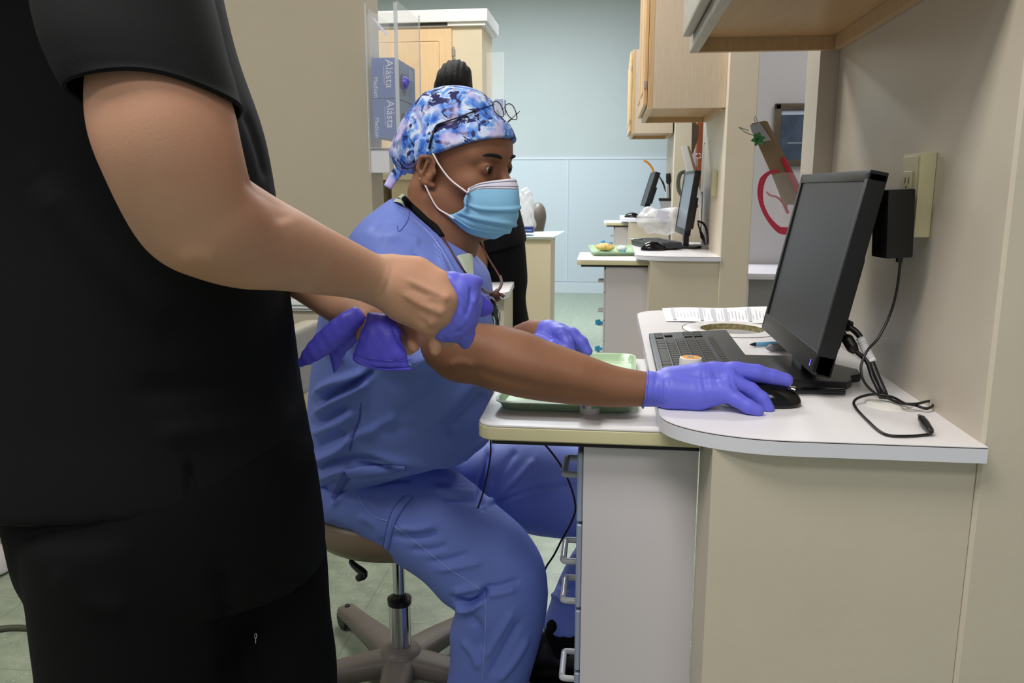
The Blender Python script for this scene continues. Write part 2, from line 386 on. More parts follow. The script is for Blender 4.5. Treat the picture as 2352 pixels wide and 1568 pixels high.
# ------------------------------------------------------------ signed distance modelling (bodies, hands, gloves)
def s_cone(a, b, r1, r2):
    a = np.asarray(a, float); b = np.asarray(b, float); ab = b-a; L2 = ab@ab+1e-12
    def f(p):
        q = p-a; t = np.clip(q@ab/L2, 0, 1); return np.linalg.norm(q-t[:, None]*ab, axis=1)-(r1+(r2-r1)*t)
    return f
def s_ell(c, r, R=None):
    c = np.asarray(c, float); r = np.asarray(r, float)
    def f(p):
        q = p-c
        if R is not None: q = q@R
        k0 = np.linalg.norm(q/r, axis=1); k1 = np.linalg.norm(q/(r*r), axis=1)+1e-9; return k0*(k0-1)/k1
    return f
def s_plane(c, n):
    c = np.asarray(c, float); n = np.asarray(n, float); n = n/np.linalg.norm(n)
    return lambda p: (p-c)@n
def field(ops):
    def f(p):
        d = None
        for op, g, k in ops:
            e = g(p)
            if d is None: d = e; continue
            if op == 'add':
                h = np.clip(.5+.5*(d-e)/k, 0, 1) if k else (d > e).astype(float); d = d*(1-h)+e*h-k*h*(1-h)
            elif op == 'sub':
                h = np.clip(.5-.5*(e+d)/k, 0, 1); d = d*(1-h)-e*h+k*h*(1-h)
            elif op == 'int':
                h = np.clip(.5-.5*(e-d)/k, 0, 1); d = e*(1-h)+d*h+k*h*(1-h)
        return d
    return f
def nets(f, lo, hi, h, smooth=1):
    lo = np.asarray(lo, float); hi = np.asarray(hi, float); B = 8
    nb = np.ceil((hi-lo)/(h*B)).astype(int); n = nb*B
    bi = np.stack(np.meshgrid(*[np.arange(k) for k in nb], indexing='ij'), -1).reshape(-1, 3)
    cen = lo+(bi*B+B/2)*h; dc = f(cen); act = np.abs(dc) < h*B*.87*1.6+.012
    G = np.repeat(np.repeat(np.repeat(np.sign(dc).reshape(nb), B, 0), B, 1), B, 2).astype(np.float32)
    off = np.stack(np.meshgrid(*[np.arange(B)]*3, indexing='ij'), -1).reshape(-1, 3)
    ab = bi[act]
    for s in range(0, len(ab), 400):
        idx = (ab[s:s+400, None, :]*B+off[None]).reshape(-1, 3); G[idx[:, 0], idx[:, 1], idx[:, 2]] = f(lo+idx*h)
    G[0] = 1; G[-1] = 1; G[:, 0] = 1; G[:, -1] = 1; G[:, :, 0] = 1; G[:, :, -1] = 1
    S = G < 0; c = np.zeros(n-1, np.int8)
    for dx in (0, 1):
        for dy in (0, 1):
            for dz in (0, 1): c += S[dx:n[0]-1+dx, dy:n[1]-1+dy, dz:n[2]-1+dz]
    cells = np.argwhere((c > 0) & (c < 8)); idm = np.full(n-1, -1, np.int64); idm[cells[:, 0], cells[:, 1], cells[:, 2]] = np.arange(len(cells))
    acc = np.zeros((len(cells), 3)); cnt = np.zeros(len(cells)); cor = [(x, y, z) for x in (0, 1) for y in (0, 1) for z in (0, 1)]
    for a in cor:
        for ax in range(3):
            if a[ax]: continue
            b = list(a); b[ax] = 1
            va = G[cells[:, 0]+a[0], cells[:, 1]+a[1], cells[:, 2]+a[2]].astype(float); vb = G[cells[:, 0]+b[0], cells[:, 1]+b[1], cells[:, 2]+b[2]].astype(float)
            m = (va < 0) != (vb < 0); t = np.where(m, va/np.where(m, va-vb, 1), 0); p = np.tile(np.array(a, float), (len(cells), 1)); p[:, ax] = t
            acc[m] += p[m]; cnt[m] += 1
    V = lo+(cells+acc/np.maximum(cnt, 1)[:, None])*h; Q = []
    for ax in range(3):
        sl = [slice(1, -1)]*3; s0 = [slice(1, -1)]*3; s1 = [slice(1, -1)]*3; s0[ax] = slice(0, n[ax]-1); s1[ax] = slice(1, n[ax])
        A = S[tuple(s0)]; Bb = S[tuple(s1)]; e = np.argwhere(A != Bb); st = A[e[:, 0], e[:, 1], e[:, 2]]
        e = e+1; e[:, ax] -= 1; u = (ax+1) % 3; v = (ax+2) % 3; q = []
        for du, dv in ((-1, -1), (0, -1), (0, 0), (-1, 0)):
            k = e.copy(); k[:, u] += du; k[:, v] += dv; q.append(idm[k[:, 0], k[:, 1], k[:, 2]])
        q = np.stack(q, 1); q = np.where(st[:, None], q, q[:, ::-1]); Q.append(q)
    Q = np.vstack(Q); Q = Q[(Q >= 0).all(1)]
    ed = np.unique(np.sort(np.vstack([Q[:, [0, 1]], Q[:, [1, 2]], Q[:, [2, 3]], Q[:, [3, 0]]]), 1), axis=0)
    return lap(V, ed, smooth), Q.tolist()
def chain(pts, k=.006):
    """pts: (u, v, Y, r)"""
    q = [(P(a, b, y), r) for a, b, y, r in pts]
    return [('add', s_cone(q[i][0], q[i+1][0], q[i][1], q[i+1][1]), k) for i in range(len(q)-1)]
def chain_s(pts, k=.003, sub=4):
    q = np.array([list(P(a, b, y))+[r] for a, b, y, r in pts]); q = crom(q, sub)
    return [('add', s_cone(q[i][:3], q[i+1][:3], q[i][3], q[i+1][3]), k) for i in range(len(q)-1)]
def bounds(pl, pad=.03):
    a = np.array([P(u, v, y) for u, v, y, r in pl]); r = max(x[3] for x in pl)+pad
    return a.min(0)-r, a.max(0)+r
# ------------------------------------------------------------ setting
def px(u, v, Y): return P(u, v, Y)[0]
def pz(v, Y, u=1400): return P(u, v, Y)[2]
struct(link_mesh('floor', *box(-5, 3.2, -2.5, 8.6, -.05, 0), 'floor'))
struct(link_mesh('ceiling', *box(-5, 3.2, -2.5, 8.6, CEIL, CEIL+.05), 'ceiling'))
WP = pz(363, 8.5)
struct(link_mesh('wall_back', *box(-5, .70, 8.5, 8.6, 0, CEIL), 'wall_blue'))
pn = struct(link_mesh('trim_1', *box(-5, .60, 8.482, 8.499, .12, WP-.012), 'panel_blue'))
struct(link_mesh('trim_2', *box(-5, .60, 8.474, 8.499, WP-.012, WP+.012, .003), 'blue_trim'))
struct(link_mesh('trim_3', *merge(*[box(x-.006, x+.006, 8.476, 8.4825, .12, WP-.012) for x in (px(1303, 500, 8.48), px(1303, 500, 8.48)-1.2, px(1303, 500, 8.48)-2.4)]), 'blue_trim'))
struct(link_mesh('baseboard_back', *box(-5, .60, 8.47, 8.4995, 0, .115, .004), 'blue_trim'))
# left partition with its white rail
LX = px(850, 300, 2.55)
struct(link_mesh('wall_left', *box(-4.9, LX, 2.55, 2.68, 0, CEIL), 'wall_left'))
rail = merge(box(-4.9, LX-.004, 2.522, 2.549, pz(700, 2.53, 700), pz(688, 2.53, 700), .003), box(-4.9, LX-.004, 2.530, 2.5495, pz(709, 2.53, 700), pz(701, 2.53, 700), .003), box(-4.9, LX-.004, 2.536, 2.5495, pz(714, 2.53, 700), pz(711, 2.53, 700), .002))
struct(link_mesh('trim_4', *rail, 'white_trim'))
struct(link_mesh('baseboard_left', *box(-4.9, LX, 2.538, 2.5495, 0, .10, .003), 'white_trim'))
# right side walls: near wing wall, its return, second and third wing walls
def wing(i, y0, y1, x0, x1, m):
    struct(link_mesh('wall_right_%d' % i if i > 1 else 'wall_right', *box(x0, x1, y0, y1, 0, CEIL, .004, 1), m))
wing(1, .986, 1.75, .450, .60, 'wall_sheen')
struct(link_mesh('wall_return', *box(.413, .60, 1.7505, 1.86, 0, CEIL), 'wall_sheen'))
W2X0, W2X1 = .500, .628
wing(2, 3.716, 4.50, W2X0, W2X1, 'wall')
wing(3, 6.40, 7.2, px(1546, 400, 6.4), px(1589, 400, 6.4), 'wall')
# room beyond the opening: grey wall
struct(link_mesh('wall_far_room', *box(.71, 3.2, 6.0, 6.1, 0, CEIL), 'wall_grey'))
struct(link_mesh('wall_far_room_side', *box(3.1, 3.2, 1.9, 6.0, 0, CEIL), 'wall_grey'))
struct(link_mesh('baseboard_far_room', *box(.71, 3.1, 5.985, 5.9995, 0, .1, .003), 'white_trim'))

def boolean(a, b):
    os = []
    for mv in (a, b):
        me = bpy.data.meshes.new('tmp'); me.from_pydata([tuple(v) for v in mv[0]], [], mv[1]); bm = bmesh.new(); bm.from_mesh(me); bmesh.ops.recalc_face_normals(bm, faces=bm.faces); bm.to_mesh(me); bm.free()
        o = bpy.data.objects.new('tmp', me); C.objects.link(o); os.append(o)
    md = os[0].modifiers.new('b', 'BOOLEAN'); md.operation = 'DIFFERENCE'; md.object = os[1]; md.solver = 'EXACT'
    dg = bpy.context.evaluated_depsgraph_get(); dg.update(); m2 = bpy.data.meshes.new_from_object(os[0].evaluated_get(dg))
    r = [tuple(v.co) for v in m2.vertices], [list(p.vertices) for p in m2.polygons]
    for o in os: bpy.data.objects.remove(o)
    return r
def arc(cx, cy, r, a0, a1, n=14): return [(cx+r*math.cos(math.radians(a)), cy+r*math.sin(math.radians(a))) for a in np.linspace(a0, a1, n)]
CT = .78
def counter_poly(e=0):
    p = [(.4515, .972-e)]+arc(.215, 1.085, .113+e, 270, 180, 18)[0:0]
    # long soft curve at the front-left corner
    for t in np.linspace(0, 90, 22):
        a = math.radians(t); p.append((.230-(.156+e)*math.sin(a), 1.072-(.100+e)*math.cos(a)))
    p += arc(.154, 1.96, .080+e, 180, 90, 12)+[(.62, 2.04+e), (.62, 1.862), (.411, 1.862), (.411, 1.748), (.4515, 1.748)]
    return p
HC = (.272, 1.775)
def station(dx, dy, dz, lab, hole=False, sx_=0, ux_=0):
    sh = np.array([dx, dy, dz])
    t = thing('countertop', lab[0], 'countertop', (.25+dx, 1.4+dy, .76+dz))
    a = prism(counter_poly(0), .7600, .7776); b = prism(counter_poly(-.0015), .7776, .7790); c = prism(counter_poly(0), .7790, .7800)
    if hole:
        h = cyl((HC[0], HC[1], .70), (HC[0], HC[1], .80), .072, n=40); a = boolean(a, h); b = boolean(b, h); c = boolean(c, h)
    link_mesh('edge_band', *xf(a, loc=sh), 'laminate_edge', t); link_mesh('seam', *xf(b, loc=sh), 'brown_line', t); link_mesh('top_sheet', *xf(c, loc=sh), 'laminate', t)
    if hole:
        prof = [(.105, .7802), (.104, .7812), (.078, .783), (.070, .782), (.067, .779), (.066, .758)]
        V, Fc = lathe(prof, (HC[0], HC[1], 0), 48); Fc = [f for f in Fc if len(f) == 4]
        link_mesh('hole_ring', V, Fc, 'laminate', t, smooth=True, angle=50)
        link_mesh('ring_outline', *tube([(HC[0]+.1065*math.cos(a), HC[1]+.1065*math.sin(a), .7801) for a in np.linspace(0, 2*math.pi, 41)[:-1]], .0008, 6, 2, closed=True), 'brown_line', t)
        V, Fc = lathe([(.0668, .7815), (.0662, .755), (.0662, .735)], (HC[0], HC[1], 0), 48); Fc = [f for f in Fc if len(f) == 4]
        link_mesh('hole_lining', V, Fc, 'dirty', t, smooth=True)
    t2 = thing('work_shelf', lab[1], 'shelf', (-.02+dx, 1.33+dy, .72+dz))
    pl = arc(-.155+sx_, 1.121, .027, 270, 180, 8)+arc(-.160+sx_, 1.555, .025, 180, 90, 8)+[(.1345, 1.58), (.1345, 1.094)]
    body = prism(pl, .7265, .7475, .005, 3); top = prism([(x*.995+.0, y) for x, y in pl], .7472, .7500, .0012, 2)
    link_mesh('shelf_edge', *xf(body, loc=sh), 'yellow_edge', t2, smooth=True, angle=40); link_mesh('top_sheet', *xf(top, loc=sh), 'laminate', t2)
    link_mesh('under_rail', *xf(box(-.162+sx_, .1345, 1.112, 1.55, .7165, .7268), loc=sh), 'black_strip', t2)
    struct(link_mesh(lab[4], *xf(box(.1360, .4495 if not dy else .4445, .992, 1.12, 0, .7595+dz), loc=(dx, dy, 0)), 'wall_sheen' if not dy else 'wall'))
    t3 = thing('drawer_unit', lab[2], 'drawer unit', (.04+dx, 1.35+dy, 0))
    XF = px(1338, 1200, 1.125)+ux_
    link_mesh('body', *xf(box(XF, .1345, 1.122, 1.565, 0, .716+dz), loc=(dx, dy, 0)), 'cab_side', t3)
    hs = [1090, 1290, 1381, 1560]; zs = [pz(v, 1.22) for v in hs]
    edges = [.705, .5*(zs[0]+zs[1])+.03, .5*(zs[1]+zs[2]), .5*(zs[2]+zs[3]), .05]
    for i in range(4):
        dr = link_mesh('drawer', *xf(box(XF-.009, XF-.0003, 1.126, 1.56, edges[i+1]+.002+dz, edges[i]-.002+dz, .002, 1), loc=(dx, dy, 0)), mat('blue_grey_drawer_front', (150, 160, 184), .3) if not dy else 'cab_side', t3)
        z = zs[i]; x0 = XF-.009; q = [(x0+.004, 1.215, z), (x0-.019, 1.215, z), (x0-.0235, 1.219, z), (x0-.0235, 1.225, z), (x0-.0235, 1.285, z), (x0-.0235, 1.291, z), (x0-.019, 1.295, z), (x0+.004, 1.295, z)]
        link_mesh('handle', *xf(tube(q, .0052, 10, 3), loc=(dx, dy, dz)), 'handle_plastic', dr, smooth=True)
    return t, t2, t3
station(0, 0, 0, ['white laminate countertop with round hole and chipped brown seam, nearest station', 'cream-edged lower work shelf holding the large green tray beside the nearest countertop', 'pale lilac drawer unit with looped handles under the nearest work shelf', '', 'wall_low_near'], True)
station(.055, 2.738, 0, ['white laminate countertop of the middle station, plastic bag on it', 'cream-edged work shelf of the middle station carrying the small green tray', 'pale drawer unit under the middle station shelf', '', 'wall_low_middle'], sx_=-.02, ux_=-.035)
station(.02, 5.43, .068, ['bluish white countertop of the farthest station below the far monitor', 'short cream-edged work shelf at the farthest station', 'pale drawer unit at the farthest station', '', 'wall_low_far'], sx_=.125, ux_=.06)
struct(link_mesh('wall_low_back', *box(.37, .70, 4.83, 4.92, 0, P(1610, 478, 4.83)[2]), 'wall'))

# upper cabinets
def upper(lab, x0, x1, y0, y1, z0, z1, doors, knobs, first=False):
    t = thing('wall_cabinet', lab, 'cabinet', ((x0+x1)/2, y1, z0))
    r = .018 if first else .022; d = .026
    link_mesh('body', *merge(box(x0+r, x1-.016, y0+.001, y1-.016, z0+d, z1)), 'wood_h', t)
    link_mesh('end_panel', *box(x0+r, x1, y1-.0155, y1, z0, z1), 'wood_edge', t)
    link_mesh('end_panel', *box(x0+r, x1, y0, y0+.016, z0+(0 if first else .006), z1), 'wood', t)
    link_mesh('face_frame', *box(x0, x0+r, y0, y1, z0, z1, .001, 1), 'wood_pale' if first else 'wood_edge', t)
    link_mesh('wall_rail', *box(x1-.0155, x1-.0005, y0+.02, y1-.018, z0, z0+d), 'wood_edge', t)
    for (a, b, zb, cz) in doors:
        dr = link_mesh('door', *merge(box(x0-.019, x0-.002, a, b, zb, z1-.01, .005, 2), box(x0-.022, x0-.0185, a+.05, b-.05, zb+.06, z1-.06, .004, 2)), 'wood_pale' if first else 'wood_edge', t)
        for zz in knobs:
            link_mesh('hinge', *merge(cyl((x0-.012, a+.001, zz-.016), (x0-.012, a+.001, zz+.016), .006, n=12), box(x0-.016, x0-.004, a-.001, a+.02, zz-.012, zz+.012, .002, 1)), 'steel', dr, smooth=True, angle=40)
    return t
upper('light maple wall cabinet overhead at the nearest station, underside in view', .155, .4495, 1.0, 1.748, 1.351, 2.15, [(1.0, 1.335, 1.372, 0), (1.35, 1.69, 1.372, 0)], [1.50], True)
c2z = pz(253, 3.76); upper('light maple wall cabinet hanging over the middle station', px(1487, 253, 3.76), W2X0-.001, 3.76, 4.50, c2z, 2.25, [(3.775, 4.12, c2z+.02, 0), (4.13, 4.47, c2z+.02, 0)], [pz(195, 3.76)])
c3z = pz(308, 6.4); upper('small light maple wall cabinet farthest back on the right', px(1450, 308, 6.4), px(1545, 308, 6.4), 6.41, 7.1, c3z, pz(114, 6.4), [(6.43, 6.75, c3z+.02, 0), (6.77, 7.08, c3z+.02, 0)], [pz(155, 6.4), pz(278, 6.4)])

# wall plate, wall marks
t = thing('outlet_cover', 'ivory raised electrical outlet cover on the near wall beside the monitor', 'outlet', (.45, 1.25, 1.02))
z0, z1 = pz(545, 1.21, 2110), pz(350, 1.21, 2110); ya, yb = 1.205, 1.275
link_mesh('box', *box(.428, .4498, ya, yb, z0, z1, .003, 2), 'ivory', t, smooth=True, angle=40)
link_mesh('face', *box(.4262, .4282, ya+.006, yb-.006, z0+.004, z1-.004, .0008, 1), 'ivory', t)
for zc in (z0+(z1-z0)*.36, z0+(z1-z0)*.66):
    s = link_mesh('socket', *box(.4240, .4262, ya+.018, yb-.018, zc-.015, zc+.015, .0009, 1), 'ivory', t)
    link_mesh('slot', *merge(box(.4236, .4242, 1.232, 1.234, zc-.002, zc+.006), box(.4236, .4242, 1.245, 1.247, zc-.002, zc+.006), cyl((.4236, 1.240, zc-.008), (.4242, 1.240, zc-.008), .0022, n=10)), 'dark_hole', s)
pa = thing('power_adapter', 'black power brick plugged into the wall outlet with its cord hanging', 'power adapter', (.40, 1.19, 1.0))
c = P(2050, 513, 1.20); hz = .0475
b = xf(box(-.017, .021, -.020, .026, -hz, hz, .0035, 2), rot('Z', 8)@rot('Y', -3)); link_mesh('case', *xf(b, loc=c), 'black_plastic', pa, smooth=True, angle=40)
link_mesh('plug_neck', *box(c[0]+.018, .4236, c[1]-.003, c[1]+.030, c[2]-.0+.008, c[2]+.034, .002, 1), 'black_plastic', pa)
cb = P(2067, 582, 1.19)
link_mesh('strain_relief', *cyl(cb+[0, 0, .006], cb+[0, 0, -.012], .0062, .0042), 'black_plastic', pa, smooth=True, angle=40)
def onc(u, v, z=CT+.0022): return PZ(u, v, z)
cord = [cb+[0, 0, .004], P(2068, 600, 1.19), P(2060, 665, 1.19), P(2045, 720, 1.19), P(2018, 775, 1.18), P(1992, 805, 1.17), P(1978, 840, 1.16), P(1984, 875, 1.15)-[0, 0, 0], P(2010, 903, 1.15), P(2036, 913, 1.155), P(2065, 925, 1.14), P(2100, 930, 1.13),
        onc(2128, 938, CT+.006), onc(2143, 930, CT+.007), onc(2135, 921, CT+.009), onc(2105, 927, CT+.011), onc(2078, 926, CT+.012), P(2050, 912, 1.15), onc(2010, 905, CT+.014), onc(1975, 912, CT+.010), onc(1961, 924, CT+.006), onc(1970, 942), onc(1997, 970), onc(2020, 990), onc(2045, 1000), onc(2090, 1001), onc(2128, 998), onc(2141, 996, CT+.004)]
link_mesh('cord', *tube(cord, .0019, 8, 8), 'black_plastic', pa, smooth=True)
j0, j1 = onc(2140, 992, CT+.006), onc(2112, 955, CT+.007)
pl = link_mesh('jack_grip', *tube([j0, j0+(j1-j0)*.12, j0+(j1-j0)*.3, j0+(j1-j0)*.55, j0+(j1-j0)*.82], [.0022, .0042, .0046, .0054, .0048], 14, 4), 'black_plastic', pa, smooth=True)
link_mesh('jack_tip', *cyl(j0+(j1-j0)*.8, j1, .0026), 'steel', pl, smooth=True, angle=40)
gr = onc(2040, 928, CT); V, Fc = lathe([(.031, 0), (.031, .003), (.027, .0045), (.0, .0046)], (gr[0], gr[1], CT), 40)
tag(link_mesh('grommet_cap', V, Fc, 'white_plastic', origin=(gr[0], gr[1], CT), smooth=True, angle=40), 'round white plastic cable grommet in the countertop by the wall', 'grommet')

# near monitor, its cables
def monitor(lab, A, B, tilt_top, panel_h, thick, base, dx=0, scr='screen', post=None, bw=.20):
    """A near bottom corner, B far bottom corner (x,y); z0 bottom of panel; leaning by tilt_top metres at the top"""
    (ax, ay), (bx, by), z0 = A, B, base[2]
    t = thing('monitor', lab, 'monitor', (base[0], base[1], base[3]))
    L = math.hypot(bx-ax, by-ay); ux = np.array([(bx-ax)/L, (by-ay)/L, 0]); up = np.array([-ux[1]*0, 0, 1.]); nrm = np.array([ux[1], -ux[0], 0])   # nrm: away from the user (+x)
    up = np.array([0, 0, 1.])*panel_h+nrm*tilt_top; up /= np.linalg.norm(up); bk = np.cross(ux, up); bk = bk if bk[0] > 0 else -bk
    R = np.stack([ux, up, bk], 1); o = np.array([ax, ay, z0])
    def b(x0, x1, y0, y1, zz0, zz1, bev=0): return xf(box(x0, x1, y0, y1, zz0, zz1, bev), R, o)
    bz = .016; ch = .032
    link_mesh('bezel', *merge(b(0, L, 0, ch, 0, thick, .003), b(0, L, panel_h-bz, panel_h, 0, thick, .003), b(0, bz, .002, panel_h-.002, 0, thick, .003), b(L-bz, L, .002, panel_h-.002, 0, thick, .003), b(.004, L-.004, .004, panel_h-.004, .006, thick+.001, .002)), 'black_plastic', t, smooth=True, angle=35)
    link_mesh('screen', *b(bz, L-bz, ch, panel_h-bz, .003, .0055), scr, t)
    link_mesh('back_housing', *merge(b(.05, L-.05, .035, panel_h*.60, thick, thick+.018, .008), b(.0, L, .0, .012, 0.002, thick, .003)), 'black_plastic', t, smooth=True, angle=35)
    link_mesh('power_light', *b(.028, .030, .008, .018, -.0004, .001), mat('violet_indicator', (110, 90, 255), emit=(110, 80, 255), estr=2), t)
    m = o+ux*(L*.42)+bk*(thick*.6)
    link_mesh('stand_neck', *merge(box(m[0]+.000, m[0]+.028, m[1]-.035, m[1]+.035, base[3]+.008, z0+.022, .004), b(L*.42-.05, L*.42+.05, .012, .10, thick, thick+.014, .004)), 'black_plastic', t, smooth=True, angle=35)
    cx, cy = m[0]-.010, m[1]
    pb = [(cx-.095, cy-.085), (cx+.062, cy-.105), (cx+.075, cy-.085), (cx+.080, cy-.060), (cx+.100, cy-.045), (cx+.105, cy-.010), (cx+.075, cy+.035), (cx+.045, cy+.075), (cx+.010, cy+.090), (cx-.100, cy+.090)]
    s = bw/.20; pb = [(cx+(x-cx)*s, cy+(y-cy)*s) for x, y in pb]
    link_mesh('stand_base', *prism(pb, base[3], base[3]+.013, .004, 2), 'black_plastic', t, smooth=True, angle=35)
    return t
mn = P(1893, 862, 1.175); mf = P(1765, 716, 1.175+.30)
topn = P(1952, 386, 1.175)
print('MON', mn, mf, topn)
monitor('black computer monitor on the nearest countertop, screen dark, seen from its side', (mn[0]-.016, 1.175), (mn[0]-.016+.0, 1.58), .058, topn[2]-mn[2]+.004, .026, (mn[0], 1.35, mn[2]-.0, CT))
mt = thing('monitor_cable', 'thick black video cable with white sleeve label behind the nearest monitor', 'cable', onc(2035, 918, CT+.0047))
g = onc(2035, 916, CT+.004)
link_mesh('plug', *cyl(P(1922, 735, 1.25), P(1952, 750, 1.235), .0085), 'black_plastic', mt, smooth=True, angle=40)
pc = [P(1950, 750, 1.235), P(1966, 762, 1.23), P(1978, 778, 1.225), P(1990, 805, 1.215), P(2003, 835, 1.205), P(2016, 868, 1.19), P(2030, 900, 1.175), g]
cbl = link_mesh('cable', *tube(pc, .0046, 12, 8), 'black_plastic', mt, smooth=True)
lb = [P(1976, 776, 1.225), P(1990, 805, 1.215), P(2004, 831, 1.206)]
link_mesh('label_sleeve', *tube(lb, .0062, 14, 6), 'paper', cbl, smooth=True)
link_mesh('label_print', *merge(*[tube([lb[0]*(1-t)+lb[2]*t+[-.0, 0, 0], lb[0]*(1-t-.028)+lb[2]*(t+.028)], .00655, 14, 1) for t in (.2, .28, .36, .44, .52, .60, .68, .76, .84)]), 'print', cbl)
mt2 = thing('power_cable', 'black power cable with moulded ferrite lump behind the nearest monitor', 'cable', g+[-.01, 0, 0])
pc = [P(1924, 744, 1.24), P(1938, 765, 1.235), P(1950, 785, 1.23), P(1962, 803, 1.222), P(1978, 817, 1.215), P(1993, 832, 1.205), P(2003, 862, 1.195), P(2017, 893, 1.18), g+[-.006, 0, 0]]
link_mesh('cable', *tube(pc, .0034, 10, 8), 'black_plastic', mt2, smooth=True)
link_mesh('ferrite', *tube([P(1941, 770, 1.234), P(1946, 778, 1.232), P(1958, 798, 1.225), P(1966, 808, 1.221)], [.0045, .0085, .0085, .005], 14, 4), 'black_plastic', mt2, smooth=True)

# keyboard: long side runs away from the camera, keys in rows across
def keyboard(lab, o, ux, uy, W, D, H, loc, single=False):
    """o near-left corner; ux across (towards screen) depth D; uy along (away) length W"""
    t = thing('keyboard', lab, 'keyboard', loc)
    ux = np.array([*ux, 0.]); ux /= np.linalg.norm(ux); uy = np.array([*uy, 0.]); uy /= np.linalg.norm(uy)
    R = np.stack([ux, uy, np.array([0, 0, 1.])], 1)
    tl = rot('Y', -4.0)
    def q(mv, lo=(0, 0, 0)): V = np.asarray(mv[0])+np.asarray(lo); V = V@tl.T; return V@R.T+o, mv[1]
    link_mesh('case', *q(box(0, D, 0, W, 0, H, .003, 2)), 'grey_plastic', t, smooth=True, angle=35)
    K = []; p = .0186 if not single else .0186
    x = .010
    # rows from the space bar side (near the user, low x) to the function row
    rows = [[1.3, 1.3, 1.3, 5.9, 1.3, 1.3, 1.3, 1.3], [2.3]+[1]*10+[2.7], [1.8]+[1]*11+[2.2], [1.5]+[1]*12+[1.5], [1]*13+[2], [1]*15]
    for ri, row in enumerate(rows):
        d = .0172 if ri < 5 else .011; y = .010
        tot = sum(row); sc = 15*p/tot
        for k in row:
            K.append((x, x+d-.0022, y, y+k*sc-.0022)); y += k*sc
        y += .012
        if ri < 5:
            nn = 3 if ri in (0, 3, 4) else (1 if ri == 1 else 0)
            ys = [y+p*j for j in range(3)] if nn == 3 else ([y+p] if nn == 1 else [])
            for yy in ys: K.append((x, x+d-.0022, yy, yy+p-.0022))
            y += 3*p+.010
            for j in range(4 if ri != 0 else 3): K.append((x, x+d-.0022, y+p*j, y+p*(j+1)-.0022))
        x += .0184 if ri < 5 else .013
        if ri == 4: x += .006
    K = [(a, b, W-d2, W-c2) if False else (a, b, c2, d2) for a, b, c2, d2 in K]
    if single:
        link_mesh('keys', *merge(*[q(box(a, b, c2, min(d2, W-.006), H-.001, H+.003)) for a, b, c2, d2 in K if c2 < W-.02]), 'black_plastic', t); return t
    cache = {}
    for a, b, c2, d2 in K:
        if d2 > W-.004: continue
        key = (round(b-a, 4), round(d2-c2, 4)); pos = np.array([(a+b)/2, (c2+d2)/2, H])@tl.T@R.T+o
        if key not in cache:
            V, Fc = box(-(b-a)/2, (b-a)/2, -(d2-c2)/2, (d2-c2)/2, -.001, .0032, .0008, 1)
            ob = link_mesh('key', np.asarray(V)@tl.T@R.T+pos, Fc, 'black_plastic', t); cache[key] = (ob, pos)
        else:
            src, p0 = cache[key]; ob = src.copy(); C.objects.link(ob); ob.parent = t; ob.location = Vector(pos-p0)+src.location
    return t
kA = PZ(1508, 866, CT); kB = PZ(1489, 776, CT)
KL = PZ(1640, 763, CT)
uy = (kB-kA)[:2]; uy = uy/np.linalg.norm(uy)
ux = np.array([uy[1], -uy[0]])
keyboard('dark grey full size keyboard on the nearest countertop, end on', PZ(1512, 880, CT+.001), ux, uy, .372, .152, .014, (.16, 1.45, CT))

# mouse shape
def mouse(name, lab, c, L, W, H, ang, m='black_gloss'):
    R = rot('Z', ang)
    f = field([('add', s_ell((0, 0, 0), (L/2, W/2, H)), 0), ('int', s_plane((0, 0, 0), (0, 0, -1)), .003), ('add', s_ell((L*.18, 0, 0), (L*.33, W*.46, H*.72)), .006), ('int', s_plane((0, 0, 0), (0, 0, -1)), .002)])
    V, Fc = nets(f, (-L*.6, -W*.7, -.004), (L*.6, W*.7, H*1.3), .0016, 2)
    t = thing(name, lab, 'mouse', c)
    link_mesh('shell', V@R.T+c+[0, 0, .0012], Fc, m, t, smooth=True)
    link_mesh('wheel', *xf(cyl((L*.27, -.003, H*.66), (L*.27, .003, H*.66), .0065, n=20), R, np.asarray(c)), 'grey_plastic', t, smooth=True, angle=40)
    return t
mc = PZ(1742, 925, CT); mouse('computer_mouse', 'black computer mouse under the blue gloved hand on the near countertop', mc, .112, .062, .034, -8)

# papers, pens, small jars
t = thing('printed_form', 'white printed form lying at the back of the nearest countertop', 'paper', (.22, 1.95, CT))
pp = np.array([PZ(1530, 738, CT+.001), PZ(1775, 744, CT+.001), PZ(1768, 706, CT+.001), PZ(1521, 709, CT+.001)])
def bil(p, s, r): return (p[0]*(1-s)+p[1]*s)*(1-r)+(p[3]*(1-s)+p[2]*s)*r
n1, n2 = 12, 8
V = [bil(pp, i/n1, j/n2)+[0, 0, .0012*math.sin(i*.7)+.004*max(0, j/n2-.7)] for j in range(n2+1) for i in range(n1+1)]
V = V+[v+np.array([0, 0, .0006]) for v in V]; o_ = (n1+1)*(n2+1)
Fc = [[j*(n1+1)+i, j*(n1+1)+i+1, (j+1)*(n1+1)+i+1, (j+1)*(n1+1)+i] for j in range(n2) for i in range(n1)]; Fc = [f[::-1] for f in Fc]+[[k+o_ for k in f] for f in Fc]
link_mesh('sheet', V, Fc, 'paper', t, smooth=True)
bars = []
def ppt(s, r): return bil(pp, s, r)+np.array([0, 0, .0022+.0012*math.sin(s*n1*.7)+.004*max(0, r-.7)])
def strip_q(s0, s1, r0, r1):
    a = [ppt(s0, r0), ppt(s1, r0), ppt(s1, r1), ppt(s0, r1)]; return [tuple(x) for x in a]+[tuple(x+np.array([0, 0, .0002])) for x in a], [[4, 5, 6, 7], [3, 2, 1, 0], [0, 1, 5, 4], [1, 2, 6, 5], [2, 3, 7, 6], [3, 0, 4, 7]]
